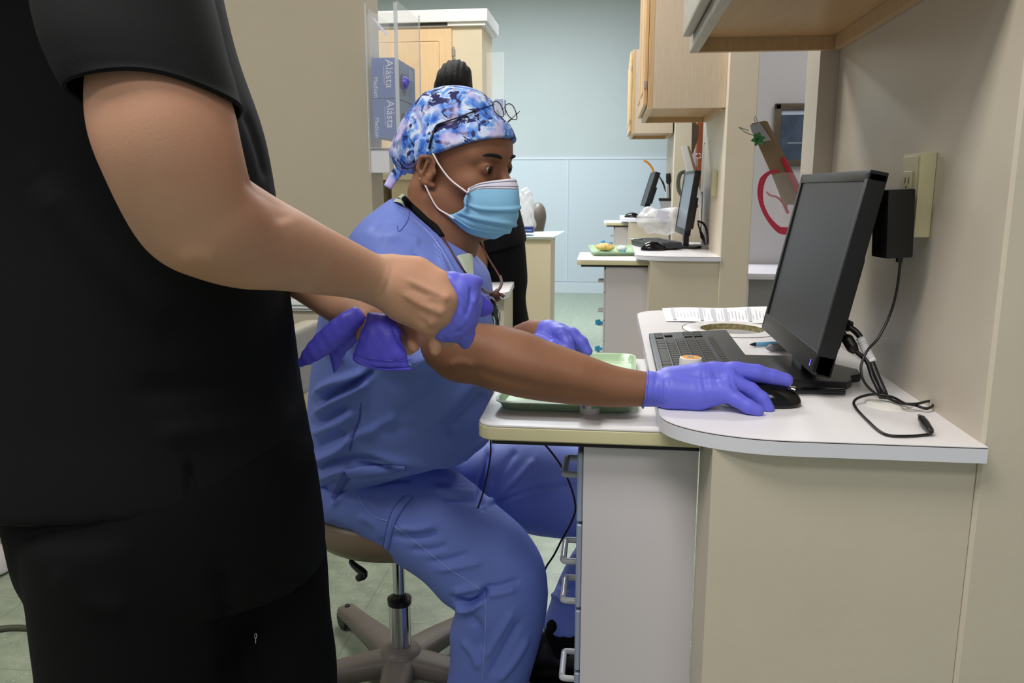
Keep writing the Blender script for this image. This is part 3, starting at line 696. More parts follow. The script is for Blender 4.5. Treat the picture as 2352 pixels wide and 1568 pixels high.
for s0 in (.07, .33, .45, .56, .78): bars.append(strip_q(s0, s0+.03, .06, .92))
for s0 in np.linspace(.12, .92, 26):
    r0 = .1+.25*rng.random(); bars.append(strip_q(s0, s0+.006, r0, r0+.2+.4*rng.random()))
link_mesh('print', *merge(*bars), 'print', t)
def pen(lab, a, b, r, m, tipm, tl=.15, cat='pen', name='pen'):
    t = thing(name, lab, cat, (np.asarray(a)+b)/2-[0, 0, r]); a = np.asarray(a); b = np.asarray(b)
    link_mesh('barrel', *tube([a*(1-tl)+b*tl, a*.6+b*.4, a*.3+b*.7, b], [r*.95, r, r, r*.85], 14, 3), m, t, smooth=True, angle=60)
    link_mesh('tip', *tube([a, a*(1-tl*.6)+b*tl*.6, a*(1-tl)+b*tl], [r*.25, r*.7, r*.95], 14, 3), tipm, t, smooth=True, angle=60); return t
pen('sky blue pen with dark tip behind the nearest monitor', PZ(1722, 791, CT+.005), PZ(1850, 786, CT+.005), .0045, 'pen_blue', 'black_plastic', .10)
pen('grey felt marker lying beside the sky blue pen', PZ(1760, 799, CT+.008), PZ(1862, 792, CT+.008), .0075, 'marker', 'marker', .1, 'marker', 'marker')
a, b = PZ(1826, 897, CT+.0065), PZ(1700, 884, CT+.0065)
t = thing('silver_pen', 'silver and black pen lying in front of the monitor base', 'pen', (a+b)/2-[0, 0, .0065])
link_mesh('barrel', *tube([a, a*.98+b*.02, a*.6+b*.4, b], [.0055, .0062, .0062, .005], 16, 3), 'chrome', t, smooth=True, angle=50)
c2 = PZ(1940, 899, CT+.0065); link_mesh('cap', *tube([a, a*.5+c2*.5, c2], [.0054, .005, .0048], 14, 3), 'black_gloss', t, smooth=True, angle=50)
# jar on the counter in front of the keyboard
jc = PZ(1584, 885, CT); jr = .0165
t = thing('small_jar', 'small white jar with orange ringed lid beside the keyboard', 'jar', (jc[0], jc[1], CT))
link_mesh('body', *lathe([(jr*.9, 0), (jr*.95, .002), (jr*.95, .030)], (jc[0], jc[1], CT), 32), 'white_plastic', t, smooth=True, angle=40)
ld = link_mesh('lid', *lathe([(jr, .026), (jr*1.05, .027), (jr*1.05, .042), (jr, .0445), (jr*.9, .045)], (jc[0], jc[1], CT), 32), 'white_plastic', t, smooth=True, angle=40)
link_mesh('lid_label', *lathe([(jr*.86, .0448), (jr*.86, .0454)], (jc[0], jc[1], CT), 32), 'orange', ld)
link_mesh('lid_centre', *lathe([(jr*.34, .0452), (jr*.34, .0458)], (jc[0], jc[1], CT), 24), 'marker', ld)
# bottle on the work shelf
bc = PZ(1354, 948, .75); t = thing('small_bottle', 'small white bottle with mint green label standing on the work shelf', 'bottle', (bc[0], bc[1], .75))
br_ = .0155
link_mesh('body', *lathe([(br_*.9, 0), (br_, .002), (br_, .045), (br_*.8, .050), (br_*.5, .053)], (bc[0], bc[1], .75), 32), 'white_plastic', t, smooth=True, angle=50)
link_mesh('cap', *lathe([(br_*.6, .053), (br_*.6, .064), (br_*.5, .066)], (bc[0], bc[1], .75), 24), 'white_plastic', t, smooth=True, angle=50)
V, Fc = lathe([(br_+.0003, .010), (br_+.0004, .040)], (bc[0], bc[1], .75), 32); lf = [f for f in Fc if len(f) == 4]
link_mesh('label', V, [f for f in lf if np.mean([V[i][0]-bc[0] for i in f]) > .002], 'label_green', t, smooth=True)
link_mesh('label_print', *merge(*[box(bc[0]-.010+k*.003, bc[0]-.009+k*.003, bc[1]-br_-.0004, bc[1]-br_+.004, .760, .785) for k in (0, 1)]), 'stitch', t)
# trays
def tray(name, lab, poly, z, m='tray', wall=.012, dep=.016):
    t = thing(name, lab, 'tray', (np.mean([p[0] for p in poly]), np.mean([p[1] for p in poly]), z))
    c = np.mean(poly, 0); N = 8; ring = []
    k = len(poly)
    for i in range(k):   # rounded corners
        p0, p1, p2 = np.array(poly[i-1]), np.array(poly[i]), np.array(poly[(i+1) % k]); r = .03
        a = p1+(p0-p1)/np.linalg.norm(p0-p1)*r; b = p1+(p2-p1)/np.linalg.norm(p2-p1)*r
        for s in np.linspace(0, 1, N): ring.append((1-s)**2*a+2*s*(1-s)*p1+s*s*b)
    ring = np.array(ring); n = len(ring); prof = [(.90, 0), (.93, .0), (.985, dep*.85), (1.0, dep), (1.02, dep), (1.02, dep-.002), (.995, dep-.002), (.95, .004), (.90, .0035)]
    prof = [(.0, .0002)]+prof[:0]+[(.90, .0), (.95, .001), (.995, dep-.003), (1.025, dep-.002), (1.028, dep), (.99, dep), (.94, .004), (.88, .003), (.0, .003)]
    V = []; Fc = []
    for s, h in prof:
        for q in ring: p = c+(q-c)*max(s, .001); V.append((p[0], p[1], z+h))
    for j in range(len(prof)-1):
        for i in range(n): q = (i+1) % n; Fc.append([j*n+i, j*n+q, (j+1)*n+q, (j+1)*n+i])
    link_mesh('dish', V, Fc, m, t, smooth=True, angle=50); return t
tray('instrument_tray', 'large pale green plastic tray on the near work shelf under the outstretched arm', [(-.165, 1.165), (.045, 1.165), (.055, 1.545), (-.135, 1.545)], .7502)

# framed picture in the grey room
Yp = 5.995; x0, x1, zt, zb = px(1776, 300, Yp), px(1990, 300, Yp), pz(238, Yp, 1800), pz(382, Yp, 1800)
t = thing('framed_picture', 'dark bronze framed picture on the grey wall seen through the opening', 'picture', ((x0+x1)/2, Yp, zb)); w_ = .045
link_mesh('frame', *merge(box(x0, x1, Yp-.03, Yp, zt-w_, zt, .008), box(x0, x1, Yp-.03, Yp, zb, zb+w_, .008), box(x0, x0+w_, Yp-.03, Yp, zb, zt, .008), box(x1-w_, x1, Yp-.03, Yp, zb, zt, .008)), 'frame', t, smooth=True, angle=40)
link_mesh('print', *box(x0+w_*.8, x1-w_*.8, Yp-.012, Yp-.004, zb+w_*.8, zt-w_*.8), 'picture', t)
link_mesh('pale_band', *box(x0+w_, x1-w_, Yp-.0135, Yp-.0125, zt-w_*1.7, zt-w_*1.05), mat('pale_print_band', (168, 180, 196), .3), t)
link_mesh('white_line', *box(x0+.1, x0+.28, Yp-.0135, Yp-.0125, zb+.155, zb+.165), mat('print_letter_band', (120, 132, 140), .3), t)
# low grey counter in that room
yq = 5.3; t = thing('reception_desk', 'grey desk edge in the room beyond, left of the near monitor', 'desk', (1.6, yq+.2, 0))
link_mesh('top', *box(px(1715, 640, yq)+.0, 3.0, yq, 5.97, pz(628, yq, 1760)-.04, pz(628, yq, 1760), .01), 'cab_side', t, smooth=True, angle=40)
link_mesh('front', *box(px(1715, 640, yq)+.02, 2.98, yq+.03, 5.96, 0, pz(628, yq, 1760)-.0405), mat('grey_desk_panel', (140, 134, 134), .5), t)

# acrylic pouch with clipboard beside the near wall return
Yc = 1.80
t = thing('document_pouch', 'clear plastic document holder with red rim on the near wall end', 'document holder', (.36, Yc, .95))
rim = [P(u, v, Yc) for u, v in [(1790, 392), (1768, 396), (1752, 412), (1746, 440), (1750, 470), (1764, 500), (1785, 524), (1800, 530), (1830, 528)]]
def ribbon(pts, wd, th=.0015, sub=6, Yoff=0):
    c = crom(pts, sub); k = len(c); W = np.interp(np.linspace(0, 1, k), np.linspace(0, 1, len(wd)), wd); T = np.gradient(c, axis=0); T /= np.linalg.norm(T, axis=1)[:, None]
    y = np.array([0, 1., 0]); V = []; Fc = []
    for i in range(k):
        n = np.cross(T[i], y); n /= np.linalg.norm(n)
        for s, q in ((-1, -1), (1, -1), (1, 1), (-1, 1)): V.append(c[i]+n*s*W[i]/2+y*q*th)
    for i in range(k-1):
        for a in range(4): b = (a+1) % 4; Fc.append([i*4+a, i*4+b, (i+1)*4+b, (i+1)*4+a])
    Fc += [[3, 2, 1, 0], [4*k-4, 4*k-3, 4*k-2, 4*k-1]]; return V, Fc
link_mesh('red_rim', *ribbon(rim, [.006, .007, .013, .012, .009, .009, .012, .016, .014]), 'red_soft', t)
q = [P(u, v, Yc) for u, v in [(1796, 396), (1880, 396), (1880, 528), (1800, 520), (1772, 500), (1755, 462), (1754, 428), (1768, 404)]]
def slab(pts, d):
    V = [tuple(p) for p in pts]+[tuple(np.asarray(p)+[0, d, 0]) for p in pts]; n = len(pts)
    return V, [list(range(n)), [n+i for i in range(n)][::-1]]+[[i, n+i, n+(i+1) % n, (i+1) % n] for i in range(n)]
link_mesh('clear_front', *slab(q, .002), 'clear', t); link_mesh('clear_back', *slab(q[:3]+[P(1812, 520, Yc)], .003) if False else xf(slab(q, .002), loc=(0, .03, 0)), 'clear', t)
link_mesh('wall_bracket', *box(px(1862, 450, Yc), .4128, Yc-.002, Yc+.034, P(1862, 500, Yc)[2], P(1862, 400, Yc)[2]), 'clear_edge', t)
link_mesh('inner_rib', *ribbon([P(u, v, Yc+.015) for u, v in [(1761, 440), (1768, 448), (1785, 453), (1800, 468), (1810, 490)]], [.003, .004, .004, .005, .006]), 'red_soft', t)
link_mesh('white_glint_sheet', *slab([P(u, v, Yc+.02) for u, v in [(1776, 412), (1784, 410), (1812, 450), (1806, 492), (1798, 480), (1788, 440)]], .001), 'paper', t)
t = thing('clipboard', 'brown hardboard clipboard leaning out of the red rimmed holder', 'clipboard', P(1795, 450, Yc+.02))
link_mesh('board', *slab([P(u, v, Yc+.012) for u, v in [(1722, 290), (1727, 283), (1757, 277), (1763, 279), (1820, 392), (1858, 470), (1800, 470), (1771, 397)]], .003), 'clipboard', t)
link_mesh('metal_clip', *merge(slab([P(u, v, Yc+.006) for u, v in [(1722, 288), (1745, 281), (1772, 322), (1745, 327), (1727, 304)]], .004), tube([P(u, v, Yc+.003) for u, v in [(1738, 290), (1732, 272), (1735, 267), (1741, 282)]], .0009, 6, 3), tube([P(u, v, Yc+.003) for u, v in [(1738, 312), (1716, 306), (1697, 293), (1702, 294), (1720, 300)]], .0012, 6, 3)), 'steel', t)
t = thing('green_leaf_charm', 'small green plastic leaves clipped on the clipboard', 'decoration', P(1740, 332, Yc))
lv = []
for a in (10, 75, 130, 200, 260, 320):
    R = rot('Y', a); lv.append(xf(lathe([(.0005, 0), (.0035, .004), (.0045, .008), (.003, .013), (.0005, .016)], (0, 0, 0), 8), R@rot('X', 20), P(1740, 320, Yc)))
link_mesh('leaves', *merge(*lv), 'green', t, smooth=True)
pr0, pr1 = P(1798, 362, Yc+.008), P(1832, 440, Yc+.008)
tag(link_mesh('red_marker', *tube([pr0, pr0*.5+pr1*.5, pr1], .0048, 12, 3), 'red', origin=pr1, smooth=True, angle=50), 'red marker sticking out of the holder beside the clipboard', 'marker')

# middle station objects
D2 = np.array([.055, 2.738, 0])
mb = P(1580, 572, 4.25)
m2n = P(1571, 541, 4.12); m2t = P(1590, 389, 4.12)
monitor('black monitor on the middle countertop with bluish screen', (m2n[0], 4.12), (m2n[0]-.015, 4.53), .042, m2t[2]-m2n[2], .03, (m2n[0], 4.3, m2n[2], CT), scr='screen_far', bw=.2)
keyboard('dark keyboard on the middle countertop beside the glossy mouse', PZ(1500, 574, CT+.002), (1, .25), (-.25, 1), .40, .15, .028, (px(1515, 555, 4.3), 4.2, CT), True)
mouse('computer_mouse', 'glossy black mouse at the front of the middle countertop', PZ(1500, 575, CT), .125, .075, .045, 10)
tr = [PZ(1361, 588, .75), PZ(1490, 588, .75), PZ(1490, 571, .75), PZ(1352, 571, .75)]
tray('instrument_tray', 'small green tray with yellow gauze on the middle work shelf', [(p[0], p[1]) for p in tr], .7502, dep=.02)
def blob(name, lab, cat, c, r, m, seed, parent=None, amp=.35, h=.004, group=None):
    rg = np.random.default_rng(seed); c = np.asarray(c, float); r = np.asarray(r, float); ops = [('add', s_ell(c, r*.8), 0)]
    for i in range(9):
        d = rg.normal(size=3); d /= np.linalg.norm(d); d[2] = abs(d[2]); ops.append(('add', s_ell(c+d*r*.62, r*(.3+.25*rg.random(3))), .01))
    ops.append(('int', s_plane((c[0], c[1], c[2]-r[2]*.85), (0, 0, -1)), .002))
    V, Fc = nets(field(ops), c-r*1.5, c+r*1.5, h, 1); N = vnormals(V, Fc)
    ph = rg.random(6)*6; V = V+N*(amp*.02*min(r))[None, None].repeat(1) if False else V+N*(np.sin(V[:, 0]*260*.02/min(r)+ph[0]+np.sin(V[:, 2]*180*.02/min(r)))*np.sin(V[:, 1]*200*.02/min(r)+ph[1]))[:, None]*min(r)*amp*.25
    zb = c[2]-r[2]*.85; V[:, 2] = np.maximum(V[:, 2], zb)
    o = link_mesh(name, V, Fc, m, origin=(c[0], c[1], zb), smooth=True); return tag(o, lab, cat, group)
blob('gauze', 'crumpled yellow gauze lying in the small green tray', 'gauze', PZ(1392, 578, .75)+[0, 0, .022], (.055, .05, .022), 'peach', 5)
blob('wrapper', 'small white and black wrapper in the small green tray', 'wrapper', PZ(1426, 578, .75)+[0, 0, .016], (.03, .03, .015), 'mask_white', 6)
tag(link_mesh('bottle_cap', *xf(cyl((0, 0, 0), (0, 0, .015), .012), loc=PZ(1432, 583, .75)+[0, 0, .004]), 'cyan', origin=PZ(1432, 583, .75)+[0, 0, .004]), 'tiny bright blue cap in the small green tray', 'cap')
blob('plastic_bag', 'crumpled clear plastic bag behind the middle keyboard', 'bag', P(1525, 508, 4.62)+[0, 0, -.005], (.165, .10, .085), 'bag', 8, amp=.5, h=.005)
tag(link_mesh('bag_label', *slab([P(u, v, 4.49) for u, v in [(1512, 482), (1538, 487), (1527, 508), (1506, 499)]], .002), 'mask_white', origin=P(1520, 500, 4.49)), 'white printed paper tag on the clear bag', 'label')
t = thing('paper_plate', 'white plate edge with black tray at the back left of the middle countertop', 'plate', PZ(1452, 545, CT))
pc_ = PZ(1466, 553, CT); link_mesh('plate', *lathe([(.03, .0005), (.052, .010), (.054, .012), (.03, .006)], (pc_[0], pc_[1], CT), 28), 'white_plastic', t, smooth=True)
pd = PZ(1476, 559, CT); tag(link_mesh('black_tray', *box(pd[0]-.03, pd[0]+.04, pd[1]-.03, pd[1]+.03, CT, CT+.012, .003), 'black_plastic', origin=(pd[0], pd[1], CT)), 'flat black tray in front of the white plate, middle station', 'tray')
t = thing('monitor_cable', 'black cable pair looping behind the middle monitor', 'cable', P(1626, 558, 4.2))
link_mesh('cable', *tube([P(1602, 508, 4.2), P(1614, 512, 4.2), P(1622, 525, 4.18), P(1625, 545, 4.15), P(1625, 560, 4.12)], .006, 8, 6), 'black_plastic', t, smooth=True)
link_mesh('cable', *tube([P(1603, 512, 4.2), P(1608, 528, 4.19), P(1614, 545, 4.17), P(1620, 562, 4.12)], [.004, .005, .010, .004], 8, 6), 'black_plastic', t, smooth=True)
gm = PZ(1624, 566, CT); tag(link_mesh('grommet_cap', *lathe([(.034, 0), (.034, .03), (.028, .034), (.0, .035)], (gm[0], gm[1], CT), 28), 'white_plastic', origin=(gm[0], gm[1], CT), smooth=True, angle=40), 'white cable grommet in the middle countertop by the wall', 'grommet')
t = thing('outlet_cover', 'tall ivory outlet strip on the middle wing wall', 'outlet', (.5, 3.95, 1.0))
link_mesh('box', *box(.482, .4995, 3.93, 4.0, P(1641, 450, 3.95)[2], P(1641, 393, 3.95)[2], .003), 'ivory', t)
# things leaning behind the middle monitor
t = thing('display_board', 'white board leaning at an angle above the middle monitor', 'board', P(1575, 395, 4.75))
link_mesh('board', *slab([P(u, v, 4.75) for u, v in [(1565, 336), (1578, 334), (1592, 386), (1618, 470), (1630, 541), (1612, 541), (1605, 470), (1578, 392)]], .02), 'paper', t)
link_mesh('back', *slab([P(u, v, 4.772) for u, v in [(1576, 334), (1584, 336), (1600, 392), (1622, 462), (1610, 470), (1590, 400)]], .01), 'clipboard', t)
t = thing('clipboard', 'dark brown clipboard leaning high behind the middle monitor', 'clipboard', P(1595, 350, 4.85))
link_mesh('board', *slab([P(u, v, 4.85) for u, v in [(1590, 270), (1606, 292), (1603, 320), (1591, 354), (1588, 350)]], .01), 'frame', t)
tag(link_mesh('wooden_post', *box(px(1600, 330, 4.95), px(1613, 330, 4.95), 4.95, 5.03, 0, 2.2), 'red_wood', origin=(px(1606, 330, 4.95), 4.99, 0)), 'reddish wooden post behind the middle station', 'post')
tag(link_mesh('door_jamb', *box(px(1613.5, 330, 4.95), px(1627, 330, 4.95), 4.94, 5.05, 0, 2.3), 'white_trim', origin=(px(1620, 330, 4.95), 5, 0)), 'white painted jamb right of the reddish post', 'door frame')
t = thing('hanging_keys', 'small bunch of silver keys hanging by the reddish post', 'keys', P(1603, 375, 4.9))
link_mesh('ring', *tube([P(1604+6*math.cos(a), 358+6*math.sin(a), 4.9) for a in np.linspace(0, 2*math.pi, 9)[:-1]], .002, 6, 4, closed=True), 'chrome', t, smooth=True)
link_mesh('key', *box(P(1598, 370, 4.9)[0], P(1603, 370, 4.9)[0], 4.899, 4.903, P(1600, 382, 4.9)[2], P(1600, 362, 4.9)[2]), 'steel', t)
t = thing('leaning_mirror', 'narrow dark edged panel leaning beside the middle wing wall', 'mirror', P(1620, 460, 4.6))
link_mesh('edge', *slab([P(u, v, 4.60) for u, v in [(1619, 328), (1627, 326), (1619, 546), (1609, 546)]], .03), 'black_strip', t)
link_mesh('face', *slab([P(u, v, 4.59) for u, v in [(1614, 334), (1621, 330), (1616, 440), (1609, 440)]], .005), 'paper', t)
t = thing('coiled_strap', 'grey green coiled strap hanging left of the middle monitor', 'strap', P(1562, 440, 4.7))
link_mesh('coil', *tube([P(u, v, 4.68) for u, v in [(1574, 394), (1563, 398), (1558, 415), (1559, 435), (1567, 450)]], .012, 10, 6), mat('grey_green_strap', (96, 104, 92), .5), t, smooth=True)
# farthest station objects
z3 = CT+.068
m3 = P(1480, 474, 6.6); m3t = P(1500, 390, 6.6)
monitor('black monitor of the farthest station seen from the side', (m3[0], 6.6), (m3[0]-.02, 6.98), .085, m3t[2]-m3[2], .04, (m3[0], 6.8, m3[2], z3), scr='black_plastic', bw=.15)
mouse('computer_mouse', 'black mouse on the farthest countertop', P(1452, 494, 6.62)-[0, 0, .02], .125, .07, .04, -5)
tag(link_mesh('orange_wand', *tube([P(1478, 368, 6.9), P(1488, 374, 6.9), P(1497, 385, 6.9), P(1503, 400, 6.9)], .009, 8, 5), 'orange', origin=P(1503, 400, 6.9), smooth=True), 'thin orange curved stick above the farthest monitor', 'stick')
t = thing('instrument_holder', 'grey holder with black handled instruments beside the farthest monitor', 'holder', P(1532, 470, 6.55)-[0, 0, .0])
link_mesh('cup', *slab([P(u, v, 6.5) for u, v in [(1516, 462), (1546, 462), (1546, 478), (1518, 478)]], .1), mat('mid_grey_plastic', (150, 152, 156), .4), t)
link_mesh('black_top', *slab([P(u, v, 6.5) for u, v in [(1514, 455), (1546, 455), (1546, 461.5), (1515, 461.5)]], .09), 'black_plastic', t)
link_mesh('wand', *tube([P(1539, 455, 6.55), P(1538, 425, 6.55), P(1536, 418, 6.55), P(1535, 398, 6.55)], [.006, .006, .02, .018], 10, 4), 'black_plastic', t, smooth=True)
link_mesh('wand', *tube([P(1529, 440, 6.55), P(1523, 420, 6.55), P(1514, 405, 6.55)], [.004, .008, .004], 8, 4), 'black_plastic', t, smooth=True)
# bright blue knobs by the drawer units
for i, (u, v, Y) in enumerate([(1385, 558, 6.75), (1374, 740, 3.95), (1373, 800, 3.95)]):
    lab = ['bright blue knob beside the farthest drawer unit', 'bright blue knob, upper of two beside the middle drawer unit', 'bright blue knob, lower of two beside the middle drawer unit'][i]
    c = P(u, v, Y); rr = .014 if i else .02
    tag(link_mesh('blue_knob', *merge(*[lathe([(.002, -rr*.5), (rr*.55, -rr*.45), (rr*.6, 0), (rr*.5, rr*.45), (.002, rr*.5)], c+np.array([math.cos(a)*rr*.6, 0, math.sin(a)*rr*.6]), 10) for a in np.linspace(0, 6.28, 6)[:-1]], cyl(c, c+[.09 if i else .08, 0, 0], .007)), 'cyan', origin=c, smooth=True, angle=50), lab, 'knob')

# left side: glove box holder, boxes, tall cabinet, side table, pedestal, headrest
X0 = px(847, 200, 2.50); X1 = px(912, 200, 2.50); ZB = pz(397, 2.5, 870); ZT = pz(8, 2.5, 870)
hl = thing('glove_box_holder', 'clear acrylic holder with two stacked glove boxes on the partition end', 'holder', (LX, 2.6, ZB))
link_mesh('back_panel', *box(LX+.001, LX+.004, 2.56, 2.80, ZB, ZT), 'clear', hl)
link_mesh('front_panel', *box(X0, X1+.006, 2.490, 2.4925, ZB+.075, ZT-.03), 'clear', hl)
link_mesh('side_panel', *box(X1+.0065, X1+.009, 2.490, 2.775, ZB+.075, pz(35, 2.7, 930)), 'clear', hl)
link_mesh('edge_strip', *merge(box(X1-.002, X1+.0095, 2.486, 2.4895, ZB+.06, ZT), box(X1+.0065, X1+.010, 2.776, 2.781, ZB+.06, pz(35, 2.77, 940)), box(X0-.003, X0, 2.488, 2.494, ZB, ZT)), 'clear_edge', hl)
link_mesh('base', *box(X0, px(895, 350, 2.5), 2.495, 2.549, ZB, ZB+.072, .003), mat('frosted_white', (222, 222, 226), .4), hl)
link_mesh('base_ledge', *box(X0, X1+.008, 2.486, 2.78, ZB+.0735, ZB+.0765), 'clear_edge', hl)
link_mesh('paper_sleeve', *slab([P(u, v, 2.52) for u, v in [(854, 40), (862, 44), (890, 78), (885, 81)]], .003), 'mask_white', hl)
def text(s, size, Mx, loc, m, parent, name='lettering', ext=.0004):
    cu = bpy.data.curves.new('t', 'FONT'); cu.body = s; cu.size = size; cu.extrude = ext; cu.align_x = 'CENTER'; cu.align_y = 'CENTER'; cu.resolution_u = 3
    o = bpy.data.objects.new('t', cu); C.objects.link(o); dg = bpy.context.evaluated_depsgraph_get(); dg.update(); me = bpy.data.meshes.new_from_object(o.evaluated_get(dg))
    V = np.array([v.co for v in me.vertices])@np.asarray(Mx).T+np.asarray(loc); Fc = [list(p.vertices) for p in me.polygons]; bpy.data.objects.remove(o)
    return link_mesh(name, V, Fc, m, parent)
RXZ = np.stack([np.array([0, 0, -1.]), np.array([1, 0, 0.]), np.array([0, -1, 0.])], 1)   # text reading downward on a face that looks at -Y
bx0 = px(854, 200, 2.497); bx1 = px(910, 200, 2.497)
zz = [pz(317, 2.5, 880), pz(226, 2.5, 880), pz(132, 2.5, 880)]
for i in (1, 0):
    zb, zt = zz[i], zz[i+1]
    bxo = thing('glove_box', ['blue box of medium gloves, lower of the two in the clear holder', 'blue box of medium gloves with open purple slot, upper in the clear holder'][i], 'box', ((bx0+bx1)/2, 2.62, zb), 'glove boxes in the clear holder')
    link_mesh('carton', *box(bx0, bx1, 2.499, 2.742, zb+.001, zt-.001), 'blue_box', bxo)
    link_mesh('dispensing_side', *box(bx1, bx1+.0006, 2.500, 2.741, zb+.002, zt-.002), 'blue_box_side', bxo)
    zc = (zb+zt)/2
    text('Alásta', .034, RXZ, (bx0+(bx1-bx0)*.72, 2.4985, zc+.012), 'white_ink', bxo)
    text('Medium', .019, RXZ, (bx0+(bx1-bx0)*.16, 2.4985, zc-.028), 'white_ink', bxo)
    link_mesh('small_print', *merge(*[box(bx0+(bx1-bx0)*k, bx0+(bx1-bx0)*k+.0012, 2.4982, 2.499, zc-.02, zc+.035) for k in (.50,)], *[box(bx1+.0006, bx1+.0009, 2.66+.012*k, 2.664+.012*k, zt-.045, zt-.012) for k in range(5)]), 'white_ink', bxo)
    def yz(u, v): 
        p = PX(u, v, bx1+.0008); return p
    if i == 1:
        poly = [yz(u, v) for u, v in [(918, 178), (922, 168), (933, 173), (934, 200), (930, 222), (919, 200)]]
    else:
        poly = [yz(u, v) for u, v in [(921, 262), (927, 258), (938, 268), (938, 292), (931, 300), (922, 285)]]
    n = len(poly); V = [tuple(p) for p in poly]+[tuple(p+[.0004, 0, 0]) for p in poly]
    sl = link_mesh('slot', V, [list(range(n)), [n+k for k in range(n)][::-1]]+[[k, n+k, n+(k+1) % n, (k+1) % n] for k in range(n)], 'navy', bxo)
    c = np.mean(poly, 0)+[.004, 0, 0]
    Vb, Fb = nets(field([('add', s_ell(c, (.008, .030, .020)), 0), ('add', s_ell(c+[.004, -.02, -.006], (.007, .014, .012)), .004), ('add', s_ell(c+[.002, .02, .008], (.007, .016, .010)), .004)]), c-.06, c+.06, .0025, 1)
    if i == 1: link_mesh('glove_tip', Vb+vnormals(Vb, Fb)*(np.sin(Vb[:, 1]*500)*np.sin(Vb[:, 2]*430))[:, None]*.002, Fb, 'glove_dark', sl, smooth=True)
    else: link_mesh('paper_tab', *slab([P(u, v, 2.6) for u, v in [(924, 263), (931, 259), (948, 270), (940, 276)]], .003), 'paper', sl)

# tall cabinet at the back left
Yt = 5.0; t = thing('tall_cabinet', 'tall cabinet with maple door and white crown at the back left', 'cabinet', (-1.2, Yt+.25, 0))
xr = px(1107, 100, Yt); xl = px(820, 100, Yt); ztp = pz(52, Yt, 1100)
link_mesh('body', *box(xl, xr, Yt, Yt+.42, 0, ztp-.0), 'beige_ped', t)
link_mesh('crown', *merge(box(xl-.02, xr+.04, Yt-.05, Yt+.46, ztp, pz(19, Yt-.05, 1100), .006), box(xl-.02, xr+.025, Yt-.03, Yt+.45, ztp-.02, ztp-.0005, .003)), 'white_trim', t)
dx0, dx1 = px(826, 200, Yt), px(1040, 200, Yt); dzt = pz(50, Yt, 980)-.045
link_mesh('gap_shadow', *box(dx0+.1, px(1030, 45, Yt), Yt-.031, Yt-.02, ztp-.018, ztp-.0), 'black_strip', t)  # solid black strip stands in for the shadow in the gap above the door
dr = link_mesh('door', *merge(box(dx0, dx1, Yt-.02, Yt-.001, .1, dzt, .003), box(dx0+.07, dx1-.075, Yt-.026, Yt-.0195, .2, dzt-.07, .010)), 'wood', t)
dr.data.materials[0] = mat('honey_maple', (228, 196, 152), .45, noise=.08, nscale=12, stretch=(10, 10, .7))
link_mesh('hinge', *merge(cyl(P(1041, 128, Yt-.02), P(1041, 108, Yt-.02), .007), box(px(1041, 118, Yt), px(1046, 118, Yt), Yt-.006, Yt-.0005, pz(128, Yt), pz(106, Yt))), 'steel', dr)
t2 = thing('wall_holder', 'faint clear acrylic holder on the side of the tall cabinet', 'holder', (xr, Yt+.2, 1.3))
link_mesh('panel', *box(px(1118, 200, 5.1), px(1158, 200, 5.1), 5.10, 5.103, P(1130, 300, 5.1)[2], P(1130, 120, 5.1)[2]), 'clear', t2)
link_mesh('panel_edge', *merge(box(px(1156, 200, 5.1), px(1158.5, 200, 5.1), 5.095, 5.108, P(1130, 300, 5.1)[2], P(1130, 125, 5.1)[2])), 'clear_edge', t2)
link_mesh('bracket', *box(xr+.001, px(1118, 200, 5.1), 5.10, 5.103, P(1130, 290, 5.1)[2], P(1130, 270, 5.1)[2]), 'clear_edge', t2)
tag(link_mesh('glove_box', *box(px(1136, 240, 5.12), px(1158, 240, 5.12), 5.12, 5.2, P(1140, 262, 5.12)[2], P(1140, 228, 5.12)[2]), 'blue_box', origin=P(1146, 262, 5.15)), 'small blue box in the far clear holder behind the glasses', 'box')
# cream side table behind the partition
Ys = 3.25; t = thing('side_table', 'cream side table with thin top behind the seated person', 'table', (px(890, 450, Ys), Ys+.2, 0))
ts0, ts1 = px(822, 400, Ys), px(936, 400, Ys); tz = pz(397, Ys, 890)
link_mesh('top', *box(ts0, ts1+.05, Ys, Ys+.35, tz-.028, tz, .003), 'beige_ped', t)
link_mesh('side_panel', *box(ts0+.01, px(878, 450, Ys), Ys+.02, Ys+.33, 0, tz-.0285), 'beige_ped', t)
link_mesh('back_panel', *box(px(897, 450, Ys), ts1+.04, Ys+.02, Ys+.33, 0, tz-.0285), 'beige_ped', t)
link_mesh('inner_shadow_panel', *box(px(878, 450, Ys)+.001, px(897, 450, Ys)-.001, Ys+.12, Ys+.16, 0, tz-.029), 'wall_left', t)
# white topped pedestal with the corner in view left of the black trousers
Yw = 2.55; t = thing('white_pedestal', 'white cornered counter behind the seated person chest', 'counter', (px(1120, 700, Yw), Yw+.3, 0))
wz = pz(655, Yw+.3, 1140)
wpoly = [(px(1040, 670, Yw), Yw+.10)]+[(px(1150, 690, Yw)-.0, Yw+.10), (px(1158, 690, Yw), Yw+.13), (px(1172, 660, Yw+.3)+.0, Yw+.42), (px(1172, 655, Yw+.4)-.02, Yw+.46), (px(1040, 650, Yw+.4), Yw+.46)]
link_mesh('top', *prism(wpoly, wz-.022, wz, .003, 2), 'laminate', t, smooth=True, angle=40)
link_mesh('body', *box(px(1060, 700, Yw+.15), px(1158, 720, Yw+.15), Yw+.15, Yw+.40, 0, wz-.0225), 'beige_ped', t)
